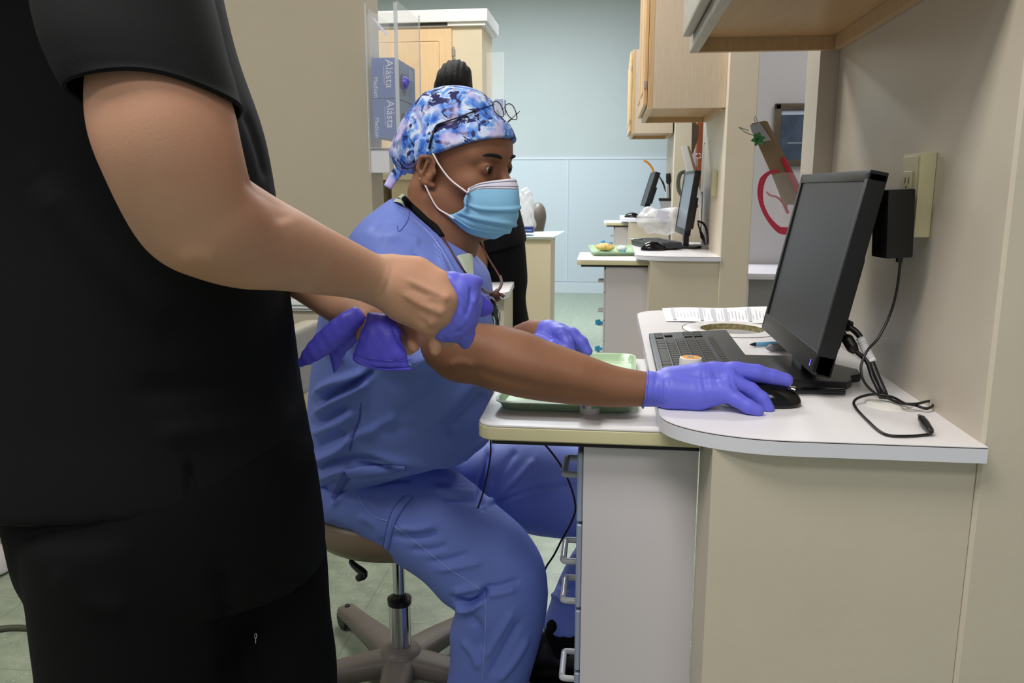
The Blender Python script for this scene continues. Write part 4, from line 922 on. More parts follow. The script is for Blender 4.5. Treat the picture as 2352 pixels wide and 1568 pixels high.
# far pedestal with pale blue paper
Yd = 5.0; t = thing('pedestal_cabinet', 'beige pedestal cabinet with draped top behind the standing figure in black', 'cabinet', (px(1200, 600, Yd), Yd+.2, 0))
ptz = pz(545, Yd, 1230)
link_mesh('body', *box(px(1120, 600, Yd), px(1265, 600, Yd), Yd, Yd+.4, 0, ptz-.012, .004), 'beige_ped', t)
link_mesh('top', *box(px(1115, 545, Yd), px(1270, 545, Yd), Yd-.02, Yd+.42, ptz-.0115, ptz+.004, .003), 'white_plastic', t)
tag(link_mesh('bench_paper', *slab([(px(1130, 540, Yd), Yd-.03, ptz+.0042), (px(1272, 540, Yd), Yd-.03, ptz+.0042), (px(1282, 530, Yd)+.02, Yd+.40, ptz+.02), (px(1130, 530, Yd), Yd+.40, ptz+.0052)], .004), 'pale_paper_blue', origin=(px(1220, 540, Yd), Yd+.2, ptz+.0042)), 'pale blue paper sheet on the beige pedestal', 'paper')
tb = thing('tissue_box', 'small dark blue box on the pedestal beside the chair headrest', 'box', (px(1208, 530, Yd), Yd+.08, ptz+.02))
link_mesh('carton', *box(px(1175, 530, Yd), px(1223, 530, Yd), Yd+.04, Yd+.14, ptz+.0255-.0, ptz+.062, .002), 'navy', tb)
link_mesh('stripe', *box(px(1176, 530, Yd), px(1221, 530, Yd), Yd+.039, Yd+.0402, ptz+.036, ptz+.046), 'blue_box_side', tb)
Yh = 5.75; t = thing('dental_chair', 'taupe dental chair headrest rising behind the pedestal', 'chair', (px(1235, 600, Yh), Yh, 0))
hc = P(1236, 497, Yh); V, Fc = nets(field([('add', s_ell(hc, (.058, .10, .10)), 0), ('add', s_cone(hc+[-.08, 0, -.02], hc+[-.02, 0, -.2], .07, .09), .05)]), hc-.35, hc+.25, .008, 2)
link_mesh('headrest', V, Fc, 'vinyl_pale', t, smooth=True); t.children[0].data.materials[0] = M['stool_base']
link_mesh('backrest', *box(hc[0]-.25, hc[0]-.02, Yh-.18, Yh+.18, .35, .72, .05, 4), 'stool_base', t, smooth=True, angle=50)
link_mesh('base', *box(hc[0]-.35, hc[0]-.1, Yh-.15, Yh+.15, 0, .3499, .02, 2), 'stool_base', t, smooth=True, angle=50)
f = [('add', s_ell(P(1207, 465, 5.5), (.055, .05, .10)), 0), ('add', s_cone(P(1207, 480, 5.5), P(1210, 516, 5.5), .052, .06), .03)]
V, Fc = nets(field(f), P(1207, 480, 5.5)-.25, P(1207, 480, 5.5)+.25, .007, 1); V = V+vnormals(V, Fc)*(np.sin(V[:, 0]*150)*np.sin(V[:, 2]*70+V[:, 1]*90))[:, None]*.006
tag(link_mesh('plastic_cover', V, Fc, 'bag', origin=P(1209, 526, 5.5), smooth=True), 'clear plastic cover draped over the headrest arm', 'plastic cover')
# objects at the left edge
Ye = 1.95
e0 = P(-25, 1310, Ye); V, Fc = nets(field([('add', s_ell(e0, (.055, .08, .07)), 0), ('add', s_cone(e0+[-.03, 0, 0], e0+[-.15, .1, .02], .07, .08), .03), ('add', s_cone(e0+[-.05, 0, 0], [e0[0]-.06, e0[1], .02], .035, .045), .03)]), (e0[0]-.35, e0[1]-.2, .0), (e0[0]+.12, e0[1]+.3, e0[2]+.15), .007, 2)
tag(link_mesh('waste_bin', V, Fc, 'cab_side', origin=(e0[0]-.06, e0[1], 0), smooth=True), 'pale rounded bin edge at the far left on the floor', 'bin')
fc = [PZ(u, v, .008) for u, v in [(-160, 1470), (-60, 1452), (0, 1444), (30, 1441), (70, 1443), (130, 1455), (250, 1470)]]
tag(link_mesh('floor_hose', *tube(fc, .0075, 10, 6), mat('dark_olive_hose', (66, 66, 52), .5), origin=fc[3]-[0, 0, .008], smooth=True), 'dark hose lying on the floor at the left edge', 'hose')
# stool
Yst = 1.58; sc_ = P(914, 1250, Yst); sx = sc_[0]
st = thing('rolling_stool', 'taupe cushioned rolling stool with chrome column under the seated person', 'stool', (sx, Yst, 0))
zt_, zb_ = pz(1200, 1.50, 914), pz(1305, Yst-.17, 914)
print('SEAT', zt_, zb_, sx)
seat_top = zb_+.085
link_mesh('seat', *lathe([(.01, 0), (.14, 0), (.172, .010), (.190, .030), (.195, .052), (.186, .074), (.16, .086), (.08, .092), (.01, .093)], (sx, Yst, zb_), 56), 'vinyl', st, smooth=True)
link_mesh('seat_plate', *cyl((sx, Yst, zb_-.012), (sx, Yst, zb_-.0005), .09), 'black_plastic', st)
bk0 = P(690, 840, Yst+.06)
rx = rot('Y', -4)
f = []
V, Fc = box(-.022, .022, -.15, .15, -.075, .075, .02, 5); V = np.array(V); V[:, 0] += -.9*V[:, 1]**2*-1.2
link_mesh('backrest', V@rx.T+np.array([px(660, 840, Yst+.06)-.012, Yst+.06, pz(838, Yst+.06, 700)]), Fc, 'vinyl_pale', st, smooth=True)
bx_ = px(660, 840, Yst+.06)
link_mesh('backrest_bar', *tube([(bx_-.03, Yst+.05, pz(850, Yst, 700)), (bx_-.045, Yst+.05, .62), (bx_-.05, Yst+.04, zb_-.03), (bx_-.02, Yst+.02, zb_-.02), (sx, Yst, zb_-.016)], .010, 10, 6), 'black_plastic', st, smooth=True)
hubz = P(915, 1505, Yst)[2]
hz = max(.06, hubz)
link_mesh('piston', *cyl((sx, Yst, .22), (sx, Yst, zb_-.01), .0135), 'chrome', st, smooth=True, angle=40)
zcol = P(914, 1388, Yst-.025)[2]
link_mesh('collar', *lathe([(.014, -.012), (.026, -.010), (.0265, .002), (.018, .006), (.014, .012)], (sx, Yst, zcol), 28), 'black_plastic', st, smooth=True, angle=40)
link_mesh('outer_column', *cyl((sx, Yst, hz), (sx, Yst, zcol-.008), .0235, n=32), 'chrome', st, smooth=True, angle=40)
link_mesh('height_lever', *tube([(sx-.02, Yst-.03, zb_-.018), (sx-.07, Yst-.10, zb_-.02), P(835, 1317, Yst-.14), P(822, 1328, Yst-.14)], [.004, .005, .009, .007], 10, 5), 'black_plastic', st, smooth=True)
hubm = lathe([(.03, .02), (.05, .03), (.055, hz-.005), (.042, hz+.018), (.027, hz+.028)], (sx, Yst, 0), 28)
link_mesh('hub', *hubm, 'stool_base', st, smooth=True, angle=50)
for k in range(5):
    a = math.radians(52+72*k+8); d = np.array([math.cos(a), math.sin(a), 0]); n_ = np.array([-d[1], d[0], 0]); Lr = .30
    secs = [(0.03, .036, .042, hz+.014), (.12, .031, .040, hz+.008), (.22, .026, .032, hz-.004), (Lr, .023, .026, hz-.012)]
    V = []; Fc = []
    for s, wd, hh, top in secs:
        for i in range(14):
            t_ = 2*math.pi*i/14; ct, sn = math.cos(t_), math.sin(t_)
            V.append(np.array([sx, Yst, top-hh*.55])+d*s+n_*wd*math.copysign(abs(ct)**.6, ct)+np.array([0, 0, hh*.55])*math.copysign(abs(sn)**.6, sn))
    for j in range(3):
        for i in range(14): q = (i+1) % 14; Fc.append([j*14+i, j*14+q, (j+1)*14+q, (j+1)*14+i])
    Fc += [list(range(14))[::-1], [42+i for i in range(14)]]
    lg = link_mesh('leg', V, Fc, 'stool_base', st, smooth=True, angle=60)
    wc = np.array([sx, Yst, .024])+d*(Lr-.012)
    link_mesh('caster', *merge(cyl(wc-n_*.020, wc-n_*.006, .0235, n=22), cyl(wc+n_*.006, wc+n_*.020, .0235, n=22), cyl(wc+[0, 0, .0], wc+[0, 0, .035], .007)), 'black_plastic', lg, smooth=True, angle=40)
tag(link_mesh('cable', *tube([P(1127, 1006, 1.36), P(1126, 1050, 1.36), P(1117, 1100, 1.36), P(1107, 1140, 1.37), P(1098, 1166, 1.39)], .0016, 8, 6), 'black_plastic', origin=P(1098, 1166, 1.39), smooth=True), 'straight black cord hanging from the shelf corner over the lap', 'cord')
# thin cable hanging in front of the knees
tag(link_mesh('thin_cable', *tube([P(u, v, 1.60-.0*i) for i, (u, v) in enumerate([(1240, 1008), (1268, 1040), (1292, 1075), (1312, 1120), (1322, 1165), (1312, 1200), (1290, 1240), (1272, 1275), (1254, 1303), (1246, 1330)])], .0022, 8, 6), 'black_plastic', origin=P(1246, 1330, 1.6), smooth=True), 'thin black cord dangling from the work shelf past the knees', 'cord')
# ------------------------------------------------------------ people
def Yr(pl): return [(a, b, c, d) for a, b, c, d in pl]
# ================= seated person in blue scrubs =================
sp = thing('person', 'seated person in blue scrubs, tie-dye cap and face mask reaching for the mouse', 'person', (sx, 1.55, 0))
# head: its own axes (x to the nose, z to the crown), turned 26 degrees to the camera, nose a little down
HR = rot('Z', -26)@rot('Y', 4)
HO = P(988, 393, 1.405)-HR@np.array([-.002, -.074, 0])
def hp(x, y, z): return HO+HR@np.array([x, y, z])
def H(fn): return lambda p: fn((p-HO)@HR)
skull = [('add', s_ell((.002, 0, .048), (.094, .074, .086)), 0), ('add', s_ell((.046, 0, .042), (.054, .060, .054)), .03)]
hd = skull+[
 ('add', s_ell((.040, 0, -.030), (.052, .057, .074)), .03),
 ('add', s_cone((-.004, .053, -.042), (.058, .020, -.093), .019, .018), .025), ('add', s_cone((-.004, -.053, -.042), (.058, -.020, -.093), .019, .018), .025),
 ('add', s_ell((.074, 0, -.094), (.020, .022, .018)), .02),
 ('add', s_ell((.062, .040, -.018), (.024, .022, .020)), .02), ('add', s_ell((.062, -.040, -.018), (.024, .022, .020)), .02),
 ('add', s_cone((.093, .010, .031), (.072, .046, .030), .010, .009), .014), ('add', s_cone((.093, -.010, .031), (.072, -.046, .030), .010, .009), .014),
 ('sub', s_ell((.104, .030, .009), (.018, .017, .013)), .014), ('sub', s_ell((.104, -.030, .009), (.018, .017, .013)), .014),
 ('add', s_cone((.095, 0, .014), (.117, 0, -.026), .008, .012), .012), ('add', s_ell((.108, .012, -.032), (.012, .010, .009)), .008), ('add', s_ell((.108, -.012, -.032), (.012, .010, .009)), .008),
 ('add', s_cone((.098, .014, -.056), (.098, -.014, -.056), .010, .010), .012)]
for s in (-1, 1):
    hd += [('add', s_ell((.082, s*.031, .0125), (.0150, .0165, .0145)), .004),            # lids round the eyeball
           ('sub', s_ell((.1005, s*.0315, .0100), (.011, .0130, .0032), rot('X', s*8)), .002),
           ('add', s_ell((-.006, s*.074, .004), (.019, .0065, .031), rot('Y', 10)@rot('Z', s*18)), .005),    # ear
           ('add', s_cone((.004, s*.077, .026), (-.016, s*.083, .022), .0045, .0045), .003), ('add', s_cone((-.016, s*.083, .022), (-.022, s*.083, .004), .0045, .004), .003),
           ('add', s_cone((-.022, s*.083, .004), (-.010, s*.078, -.020), .004, .005), .003), ('add', s_cone((-.010, s*.078, -.020), (.004, s*.073, -.024), .006, .005), .003),
           ('sub', s_ell((.000, s*.0835, .006), (.010, .0075, .016), rot('Y', 10)), .003), ('sub', s_ell((-.010, s*.086, .016), (.004, .005, .006)), .003),
           ('add', s_ell((.010, s*.0765, -.001), (.004, .004, .006)), .003), ('add', s_cone((-.004, s*.080, .016), (-.012, s*.082, -.006), .003, .003), .002)]
hops = [(o, H(g), k) for o, g, k in hd]
nk0 = hp(-.028, 0, -.035); nk1 = P(1000, 560, 1.465); nk2 = P(985, 640, 1.50)
hops += [('add', s_cone(nk0, nk1, .058, .062), .03), ('add', s_cone(nk1, nk2, .062, .08), .03), ('add', s_cone(hp(.02, 0, -.075), P(1035, 560, 1.46), .036, .044), .03),
         ('add', s_cone(P(965, 440, 1.44), P(975, 545, 1.43), .018, .020), .03)]
Vh, Fh = nets(field(hops), HO+[-.20, -.16, -.30], HO+[.22, .24, .17], .0024, 1)
Vh = crease(Vh, Fh, [([(1118, 318), (1142, 324), (1168, 322)], 3, .0012), ([(1120, 331), (1145, 336), (1170, 333)], 2.5, -.0009), ([(1100, 402), (1120, 414), (1145, 416)], 3, -.0008), ([(975, 420), (985, 500), (1020, 548)], 9, -.002), ([(1108, 376), (1128, 371), (1148, 378)], 2.2, -.001)])
# arms: shoulder - elbow - wrist - hand, fingers included
armR = [(925, 600, 1.38, .026), (980, 700, 1.24, .030), (1030, 793, 1.13, .040), (1110, 815, 1.125, .044), (1200, 840, 1.12, .0445), (1300, 864, 1.12, .0385), (1400, 886, 1.12, .0295), (1480, 893, 1.12, .0238), (1520, 896, 1.12, .0205)]
def hand(off):
    r = lambda x: x-off
    pc = [[(1480, 894, 1.12, r(.0250)), (1545, 897, 1.122, r(.0262))],
          [(1540, 900, 1.113, r(.0270)), (1600, 905, 1.108, r(.0235)), (1668, 897, 1.103, r(.0165))],
          [(1540, 888, 1.128, r(.0290)), (1610, 876, 1.130, r(.0265)), (1668, 868, 1.130, r(.0190))],
          [(1560, 885, 1.130, r(.0270)), (1640, 864, 1.138, r(.0210)), (1692, 856, 1.140, r(.0150))],
          [(1652, 897, 1.100, r(.0130)), (1694, 918, 1.090, r(.0102)), (1718, 933, 1.085, r(.0096)), (1740, 943, 1.083, r(.0086))],
          [(1672, 876, 1.117, r(.0140)), (1724, 896, 1.116, r(.0110)), (1750, 916, 1.112, r(.0102)), (1764, 938, 1.108, r(.0090))],
          [(1685, 854, 1.138, r(.0150)), (1738, 857, 1.140, r(.0125)), (1775, 866, 1.142, r(.0112)), (1805, 873, 1.144, r(.0100))],
          [(1680, 858, 1.158, r(.0140)), (1735, 866, 1.165, r(.0115)), (1765, 879, 1.168, r(.0105)), (1783, 889, 1.168, r(.0092))],
          [(1570, 905, 1.140, r(.0200)), (1630, 915, 1.168, r(.0135)), (1672, 920, 1.178, r(.0115)), (1710, 922, 1.178, r(.0095))]]
    return pc
def arm_ops(lst, k=.012): 
    o = []
    for i, pl in enumerate(lst): o += chain(pl, k)
    return o
aops = chain_s(armR, .003)+[('add', s_ell(P(1058, 838, 1.118), (.022, .024, .014)), .02), ('add', s_ell(P(1150, 795, 1.125), (.05, .03, .02)), .02)]+arm_ops(hand(.0045), .005)
la, ha = bounds(armR+sum(hand(0), []))
Va, Fa = nets(field(aops), la, ha, .0028, 1)
Va = crease(Va, Fa, [([(1080, 845), (1140, 868), (1230, 890)], 16, -.003), ([(1030, 840), (1060, 832), (1095, 842)], 10, .004), ([(1120, 805), (1200, 830), (1280, 850), (1380, 868)], 26, .0022), ([(1180, 880), (1300, 900), (1400, 912)], 14, -.0015)])
armL = [(1040, 610, 1.68, .052), (1080, 760, 1.70, .046), (1115, 850, 1.66, .040), (1160, 815, 1.55, .040), (1215, 775, 1.46, .030), (1240, 768, 1.44, .027)]
def handL(off):
    r = lambda x: x-off
    return [[(1215, 775, 1.46, r(.027)), (1262, 768, 1.43, r(.026)), (1285, 770, 1.42, r(.018))],
            [(1240, 765, 1.44, r(.022)), (1282, 762, 1.42, r(.016)), (1315, 768, 1.41, r(.0120)), (1336, 786, 1.405, r(.0108)), (1350, 807, 1.40, r(.0088))],
            [(1270, 770, 1.43, r(.017)), (1300, 772, 1.44, r(.0125)), (1322, 786, 1.44, r(.011)), (1336, 806, 1.44, r(.009))],
            [(1265, 768, 1.42, r(.017)), (1290, 766, 1.40, r(.0130)), (1303, 788, 1.39, r(.0112)), (1312, 810, 1.385, r(.0092))],
            [(1262, 775, 1.45, r(.016)), (1292, 784, 1.465, r(.0115)), (1310, 800, 1.465, r(.0095))],
            [(1240, 782, 1.41, r(.016)), (1270, 797, 1.39, r(.0125)), (1298, 806, 1.38, r(.0095))]]
ll, hl_ = bounds(armL+sum(handL(0), []))
Vl, Fl = nets(field(chain_s(armL, .003)+arm_ops(handL(.0040), .004)), ll, hl_, .0035, 1)
core = remesh([loft([((930, 500), (1060, 600), 1.44, .10), ((860, 600), (1080, 640), 1.45, .19), ((800, 750), (1090, 760), 1.47, .18), ((800, 880), (1060, 890), 1.51, .10), ((820, 1000), (1020, 1000), 1.54, .08), ((840, 1080), (980, 1080), 1.56, .06)])], .012, 2)
mb_ = merge((Vh, Fh), (Va, Fa), (Vl, Fl), core)
link_mesh('body', *mb_, 'skin_dark', sp, smooth=True)
for s in (-1, 1):
    e = link_mesh('eyeball', *xf(lathe([(.0002, -.0125)]+[(.0125*math.sin(a), -.0125*math.cos(a)) for a in np.linspace(.2, 2.94, 16)]+[(.0002, .0125)], (0, 0, 0), 24), None, hp(.0835, s*.031, .0115)), 'eye_white', sp, smooth=True)
    gd = HR@np.array([.95, .10, -.30]); gd /= np.linalg.norm(gd)
    cI = hp(.0835, s*.031, .0115)+gd*.0098
    link_mesh('iris', *lathe([(.0074, -.001), (.0068, .0018), (.003, .0032), (.0002, .0034)], cI, 20, axis=gd), 'iris', e, smooth=True)
    bp = [hp(.1030, s*.013, .029), hp(.1020, s*.024, .0325), hp(.0935, s*.038, .0335), hp(.079, s*.050, .029)]
    link_mesh('eyebrow', *tube(bp, [.0040, .0066, .0058, .0020], 10, 5, flat=.5), 'brow', sp, smooth=True)
# cap
def capf(g): 
    ops = [('add', s_ell((-.002, 0, .048), (.094+g, .076+g, .084+g)), 0), ('add', s_ell((.050, 0, .040), (.053+g, .060+g, .048+g)), .03),
           ('add', s_ell((-.050, 0, .052), (.064+g, .066+g, .060+g)), .03), ('add', s_ell((-.094, 0, .026), (.040+g, .048+g, .028+g)), .03), ('add', s_ell((-.008, 0, .108), (.062+g, .056+g, .034+g)), .03)]
    return ops
cops = [(o, H(f_), k) for o, f_, k in capf(.005)]
pn_ = np.array([-.36, 0, 1.0]); pl0 = np.array([0, 0, .0275])
cops.append(('int', H(s_plane(pl0, -pn_)), .002))
Vc, Fc_ = nets(field(cops), HO+[-.19, -.17, -.03], HO+[.17, .17, .20], .0026, 1)
Vc = crease(Vc, Fc_, [([(985, 205), (965, 250), (975, 300)], 7, .0035), ([(1010, 200), (1060, 215), (1120, 245)], 6, .003), ([(950, 262), (930, 310), (905, 330)], 6, .004), ([(968, 262), (955, 320), (935, 350)], 6, -.004), ([(1000, 225), (985, 270), (960, 330)], 6, -.003), ([(1040, 210), (1090, 235), (1135, 270)], 6, -.0025), ([(940, 290), (925, 330)], 5, -.003), ([(1060, 205), (1110, 225)], 5, .002), ([(1000, 260), (1060, 262), (1120, 262)], 9, .002)])
cp = link_mesh('scrub_cap', Vc, Fc_, 'cap', sp, smooth=True)
bops = [(o, H(f_), k) for o, f_, k in capf(.0085)]+[('int', H(s_plane(pl0+[0, 0, -.001], -pn_)), .001), ('int', H(s_plane(pl0+[0, 0, .034], pn_)), .0012), ('int', H(s_plane((-.038, 0, 0), (-1, 0, .15))), .002)]
Vb_, Fb_ = nets(field(bops), HO+[-.19, -.17, -.04], HO+[.17, .17, .20], .0024, 1)
link_mesh('cap_band', Vb_, Fb_, 'cap_band', cp, smooth=True)
tk = [[(912, 338, 1.50), (905, 350, 1.495), (915, 366, 1.49), (918, 380, 1.49)], [(918, 378, 1.49), (912, 396, 1.485), (902, 410, 1.485), (890, 430, 1.48)], [(922, 372, 1.50), (928, 390, 1.50), (926, 402, 1.50)]]
link_mesh('cap_tie', *merge(tube([P(*p) for p in tk[0]], [.006, .007, .006, .008], 10, 5, flat=.5), tube([P(*p) for p in tk[1]], [.007, .010, .009, .008], 10, 5, flat=.35), tube([P(*p) for p in tk[2]], [.008, .008, .003], 10, 5, flat=.4), lathe([(.001, -.010), (.009, -.006), (.010, .003), (.001, .010)], P(919, 376, 1.488), 10)), 'cap', cp, smooth=True)
# mask: a pleated sheet from cheek to cheek over nose and chin
rowsM = [  # z-ordered: near edge, mid near, front, mid far, far edge (local coords)
 [(.073, -.063, -.024), (.090, -.044, -.013), (.124, 0, -.004), (.090, .044, -.013), (.056, .062, -.018)],
 [(.072, -.065, -.032), (.092, -.047, -.024), (.131, 0, -.022), (.092, .047, -.024), (.054, .064, -.026)],
 [(.067, -.066, -.044), (.096, -.050, -.046), (.135, 0, -.046), (.094, .050, -.046), (.057, .063, -.044)],
 [(.066, -.064, -.058), (.094, -.050, -.066), (.134, 0, -.068), (.094, .050, -.066), (.058, .062, -.060)],
 [(.044, -.063, -.070), (.084, -.050, -.086), (.124, 0, -.092), (.084, .050, -.086), (.036, .064, -.066)],
 [(.034, -.063, -.072), (.074, -.047, -.094), (.110, 0, -.101), (.074, .047, -.094), (.034, .063, -.072)],
 [(.030, -.062, -.075), (.064, -.041, -.103), (.090, 0, -.112), (.064, .041, -.103), (.030, .062, -.075)]]
rr_ = [crom(r, 8) for r in rowsM]; rr_ = np.array(rr_); nc = rr_.shape[1]
grid = np.stack([crom(rr_[:, j], 8) for j in range(nc)], 1); nr = grid.shape[0]
cc = np.array([.03, 0, -.05])
for i in range(nr):
    t = i/(nr-1)
    for j in range(nc):
        s = j/(nc-1); wv = 0
        for t0, a, sg in ((.40, .0042, 1), (.60, .0052, -1), (.78, .0036, 1)):
            tc_ = t0+.05*sg*math.sin(s*math.pi*2)*.6; wv += a*math.exp(-((t-tc_)/.022)**2)*math.sin(math.pi*s)**.5-.6*a*math.exp(-((t-tc_-.045)/.03)**2)*math.sin(math.pi*s)**.5
        d = grid[i, j]-cc; grid[i, j] += d/np.linalg.norm(d)*(wv+.0008*math.sin(s*40)*(abs(s-.5) > .42))
def sheet(G, th):
    nr, nc = G.shape[:2]; W = G.reshape(-1, 3)@HR.T+HO; q = [[i*nc+j, i*nc+j+1, (i+1)*nc+j+1, (i+1)*nc+j] for i in range(nr-1) for j in range(nc-1)]
    N = vnormals(W, q); cen = HO+HR@cc
    if ((W-cen)*N).sum() < 0: q = [f[::-1] for f in q]; N = -N
    n = len(W); V = np.vstack([W+N*th/2, W-N*th/2]); F2 = q+[[k+n for k in f[::-1]] for f in q]
    bd = [j for j in range(nc)]+[i*nc+nc-1 for i in range(1, nr)]+[(nr-1)*nc+j for j in range(nc-2, -1, -1)]+[i*nc for i in range(nr-2, 0, -1)]
    for a, b in zip(bd, bd[1:]+bd[:1]): F2.append([a, b, b+n, a+n])
    return V, F2
k1 = int(nr*.17)
mk = link_mesh('face_mask', *sheet(grid[k1:], .0012), 'mask_blue', sp, smooth=True)
link_mesh('nose_band', *sheet(grid[:k1+1]*1.0, .0020), 'mask_white', mk, smooth=True)
for i in (int(nr*.06), int(nr*.13)):
    g = grid[i]; d = g-cc; g = g+d/np.linalg.norm(d, axis=1)[:, None]*.0014; W = g@HR.T+HO
    link_mesh('stitch_line', *tube(W[1:-1], .0005, 5, 1), 'stitch', mk)
W = (grid[k1:int(nr*.56), 1]+[.001, -.0012, 0])@HR.T+HO
link_mesh('edge_crimp', *merge(*[tube([w_, w_+HR@np.array([.005, -.0015, 0])], .0005, 5, 1) for w_ in W]), 'stitch', mk)
W0 = hp(*(rowsM[1][0])); Wb = hp(*(rowsM[5][0]))
link_mesh('ear_loop', *tube([W0+HR@np.array([.004, -.002, 0]), hp(.042, -.072, -.012), hp(.022, -.078, .010), hp(.010, -.0810, .028), hp(.002, -.0800, .036), hp(-.01, -.078, .036)], .0016, 8, 8), 'elastic', mk, smooth=True)
link_mesh('ear_loop', *tube([Wb+HR@np.array([.012, -.001, -.006]), Wb+HR@np.array([0, -.003, .0]), hp(.014, -.0700, -.062), hp(.002, -.0765, -.042), hp(-.006, -.0800, -.026), hp(-.018, -.082, -.012)], .0016, 8, 8), 'elastic', mk, smooth=True)
link_mesh('ear_loop', *tube([hp(.056, .063, -.024), hp(.030, .079, .0), hp(.004, .082, .028), hp(-.018, .082, .020), hp(-.012, .080, -.018), hp(.028, .064, -.078)], .0016, 8, 6), 'elastic', mk, smooth=True)

# scrub top
shirt = [((905, 452), (1030, 556), 1.40, .070), ((882, 470), (1072, 585), 1.405, .110), ((850, 498), (1098, 610), 1.42, .165), ((828, 530), (1118, 640), 1.44, .215), ((800, 590), (1128, 690), 1.455, .225), ((765, 660), (1133, 745), 1.465, .21),
         ((748, 730), (1135, 800), 1.475, .195), ((735, 800), (1133, 850), 1.485, .185), ((725, 880), (1131, 910), 1.50, .18), ((719, 960), (1131, 970), 1.51, .175), ((716, 1040), (1122, 1012), 1.525, .175), ((719, 1070), (1070, 1022), 1.54, .165), ((735, 1090), (1020, 1036), 1.545, .15)]
tail = [((716, 1030), (820, 1010), 1.52, .11), ((719, 1075), (805, 1040), 1.52, .11), ((728, 1115), (785, 1075), 1.52, .105), ((741, 1155), (768, 1105), 1.52, .095)]
slv = [((842, 520), (985, 560), 1.33, .07), ((845, 590), (1010, 640), 1.28, .075), ((860, 680), (1020, 700), 1.235, .072), ((880, 760), (1035, 745), 1.20, .068), ((905, 825), (1050, 775), 1.175, .064), ((940, 842), (1052, 786), 1.165, .060)]
slf = [((930, 540), (1085, 580), 1.60, .08), ((960, 640), (1110, 660), 1.66, .085), ((1000, 760), (1130, 770), 1.69, .08)]
Vs, Fs = remesh([loft(shirt, ex=2.15), loft(slv, ex=2.1), loft(slf), loft(tail)], .0042, 7)
k = .004
folds = [([(722, 905), (760, 880), (800, 866), (850, 848)], 8, .010), ([(730, 925), (775, 900), (820, 875), (862, 846)], 7, -.011), ([(720, 955), (760, 925), (820, 893), (850, 872)], 9, .009), ([(728, 975), (760, 958), (800, 930)], 7, -.006),
         ([(716, 1000), (745, 985), (790, 965), (820, 940)], 12, .007), ([(725, 1030), (760, 1010), (800, 985)], 8, -.005), ([(714, 1060), (750, 1048), (790, 1025), (810, 1000)], 9, .009), ([(716, 1082), (760, 1062), (820, 1050), (900, 1062)], 6, -.008),
         ([(722, 1105), (770, 1085), (800, 1078)], 6, .005), ([(730, 1130), (780, 1105)], 6, -.004), ([(735, 1150), (775, 1130)], 6, .004),
         ([(829, 925), (825, 960), (812, 1000), (803, 1035)], 3, -.0035), ([(812, 1000), (860, 985), (920, 950)], 12, .004), ([(950, 990), (1000, 960), (1060, 900), (1090, 870)], 16, .006), ([(900, 965), (960, 930), (1020, 880)], 16, -.004), ([(860, 980), (920, 985), (980, 975)], 14, -.003),
         ([(1020, 1000), (1080, 950), (1120, 900)], 14, -.005), ([(1060, 1040), (1110, 1010), (1128, 985)], 7, .004), ([(800, 1060), (900, 1078), (1000, 1085), (1090, 1068)], 7, -.008), ([(830, 1050), (930, 1062), (1030, 1064), (1100, 1045)], 12, .005),
         ([(950, 575), (985, 625), (1010, 690), (1020, 740)], 6, -.007), ([(930, 585), (965, 640), (985, 700)], 9, .006), ([(870, 555), (920, 545), (970, 560)], 10, .004), ([(850, 530), (880, 500), (915, 500)], 7, -.003), ([(1030, 620), (1060, 690), (1075, 740)], 8, -.004),
         ([(1005, 590), (1035, 650), (1045, 720)], 8, .004), ([(1090, 640), (1105, 700), (1110, 760)], 7, .005), ([(1078, 660), (1088, 720)], 5, -.004), ([(745, 760), (790, 790), (830, 830)], 14, -.005), ([(750, 800), (790, 830)], 10, .004), ([(880, 870), (960, 880), (1040, 870)], 18, -.004)]
folds = [(p_, w_*1.0, a_*1.5) for p_, w_, a_ in folds]
Vs = crease(Vs, Fs, folds)
tp = link_mesh('scrub_top', Vs, Fs, 'scrub', sp, smooth=True)
DR = Drape(Vs, Fs)
link_mesh('seam', *merge(DR.line([(829, 925), (825, 960), (812, 1000), (803, 1035)], .0009), DR.line([(912, 518), (917, 532), (935, 508), (940, 485)], .0008)), 'scrub_dark', tp)
DSB = Drape(*merge((Vs, Fs), (Vh, Fh)))
link_mesh('neck_binding', *DR.strip([(985, 535), (1010, 560), (1040, 605), (1062, 650), (1082, 700)], [(1000, 535), (1026, 556), (1056, 598), (1076, 640), (1088, 690)], 40, 5, .0025), 'scrub', tp, smooth=True)
link_mesh('stitching', *merge(DR.line([(918, 482), (950, 505), (985, 535), (1012, 570), (1035, 612), (1056, 660)], .0007), *[DR.line([(a, b), (a+8, b+12)], .0006, sub=3) for a, b in ((995, 560), (1001, 557), (1000, 575), (1006, 572), (1003, 588), (1009, 585))]), 'scrub_light', tp)
link_mesh('hem_stitch', *DR.line([(880, 770), (900, 815), (945, 838)], .0007), 'scrub_light', tp)
us = DSB.strip([(1044, 590), (1052, 602), (1062, 620), (1072, 640), (1082, 664)], [(1084, 582), (1086, 596), (1087, 615), (1087, 635), (1086, 662)], 20, 8, .0035, 1.40)
link_mesh('undershirt', *us, 'tshirt', tp, smooth=True)
us = DSB.strip([(902, 464), (912, 454), (924, 444)], [(928, 476), (934, 468), (940, 460)], 10, 4, .004)
link_mesh('undershirt', *us, 'tshirt', tp, smooth=True)
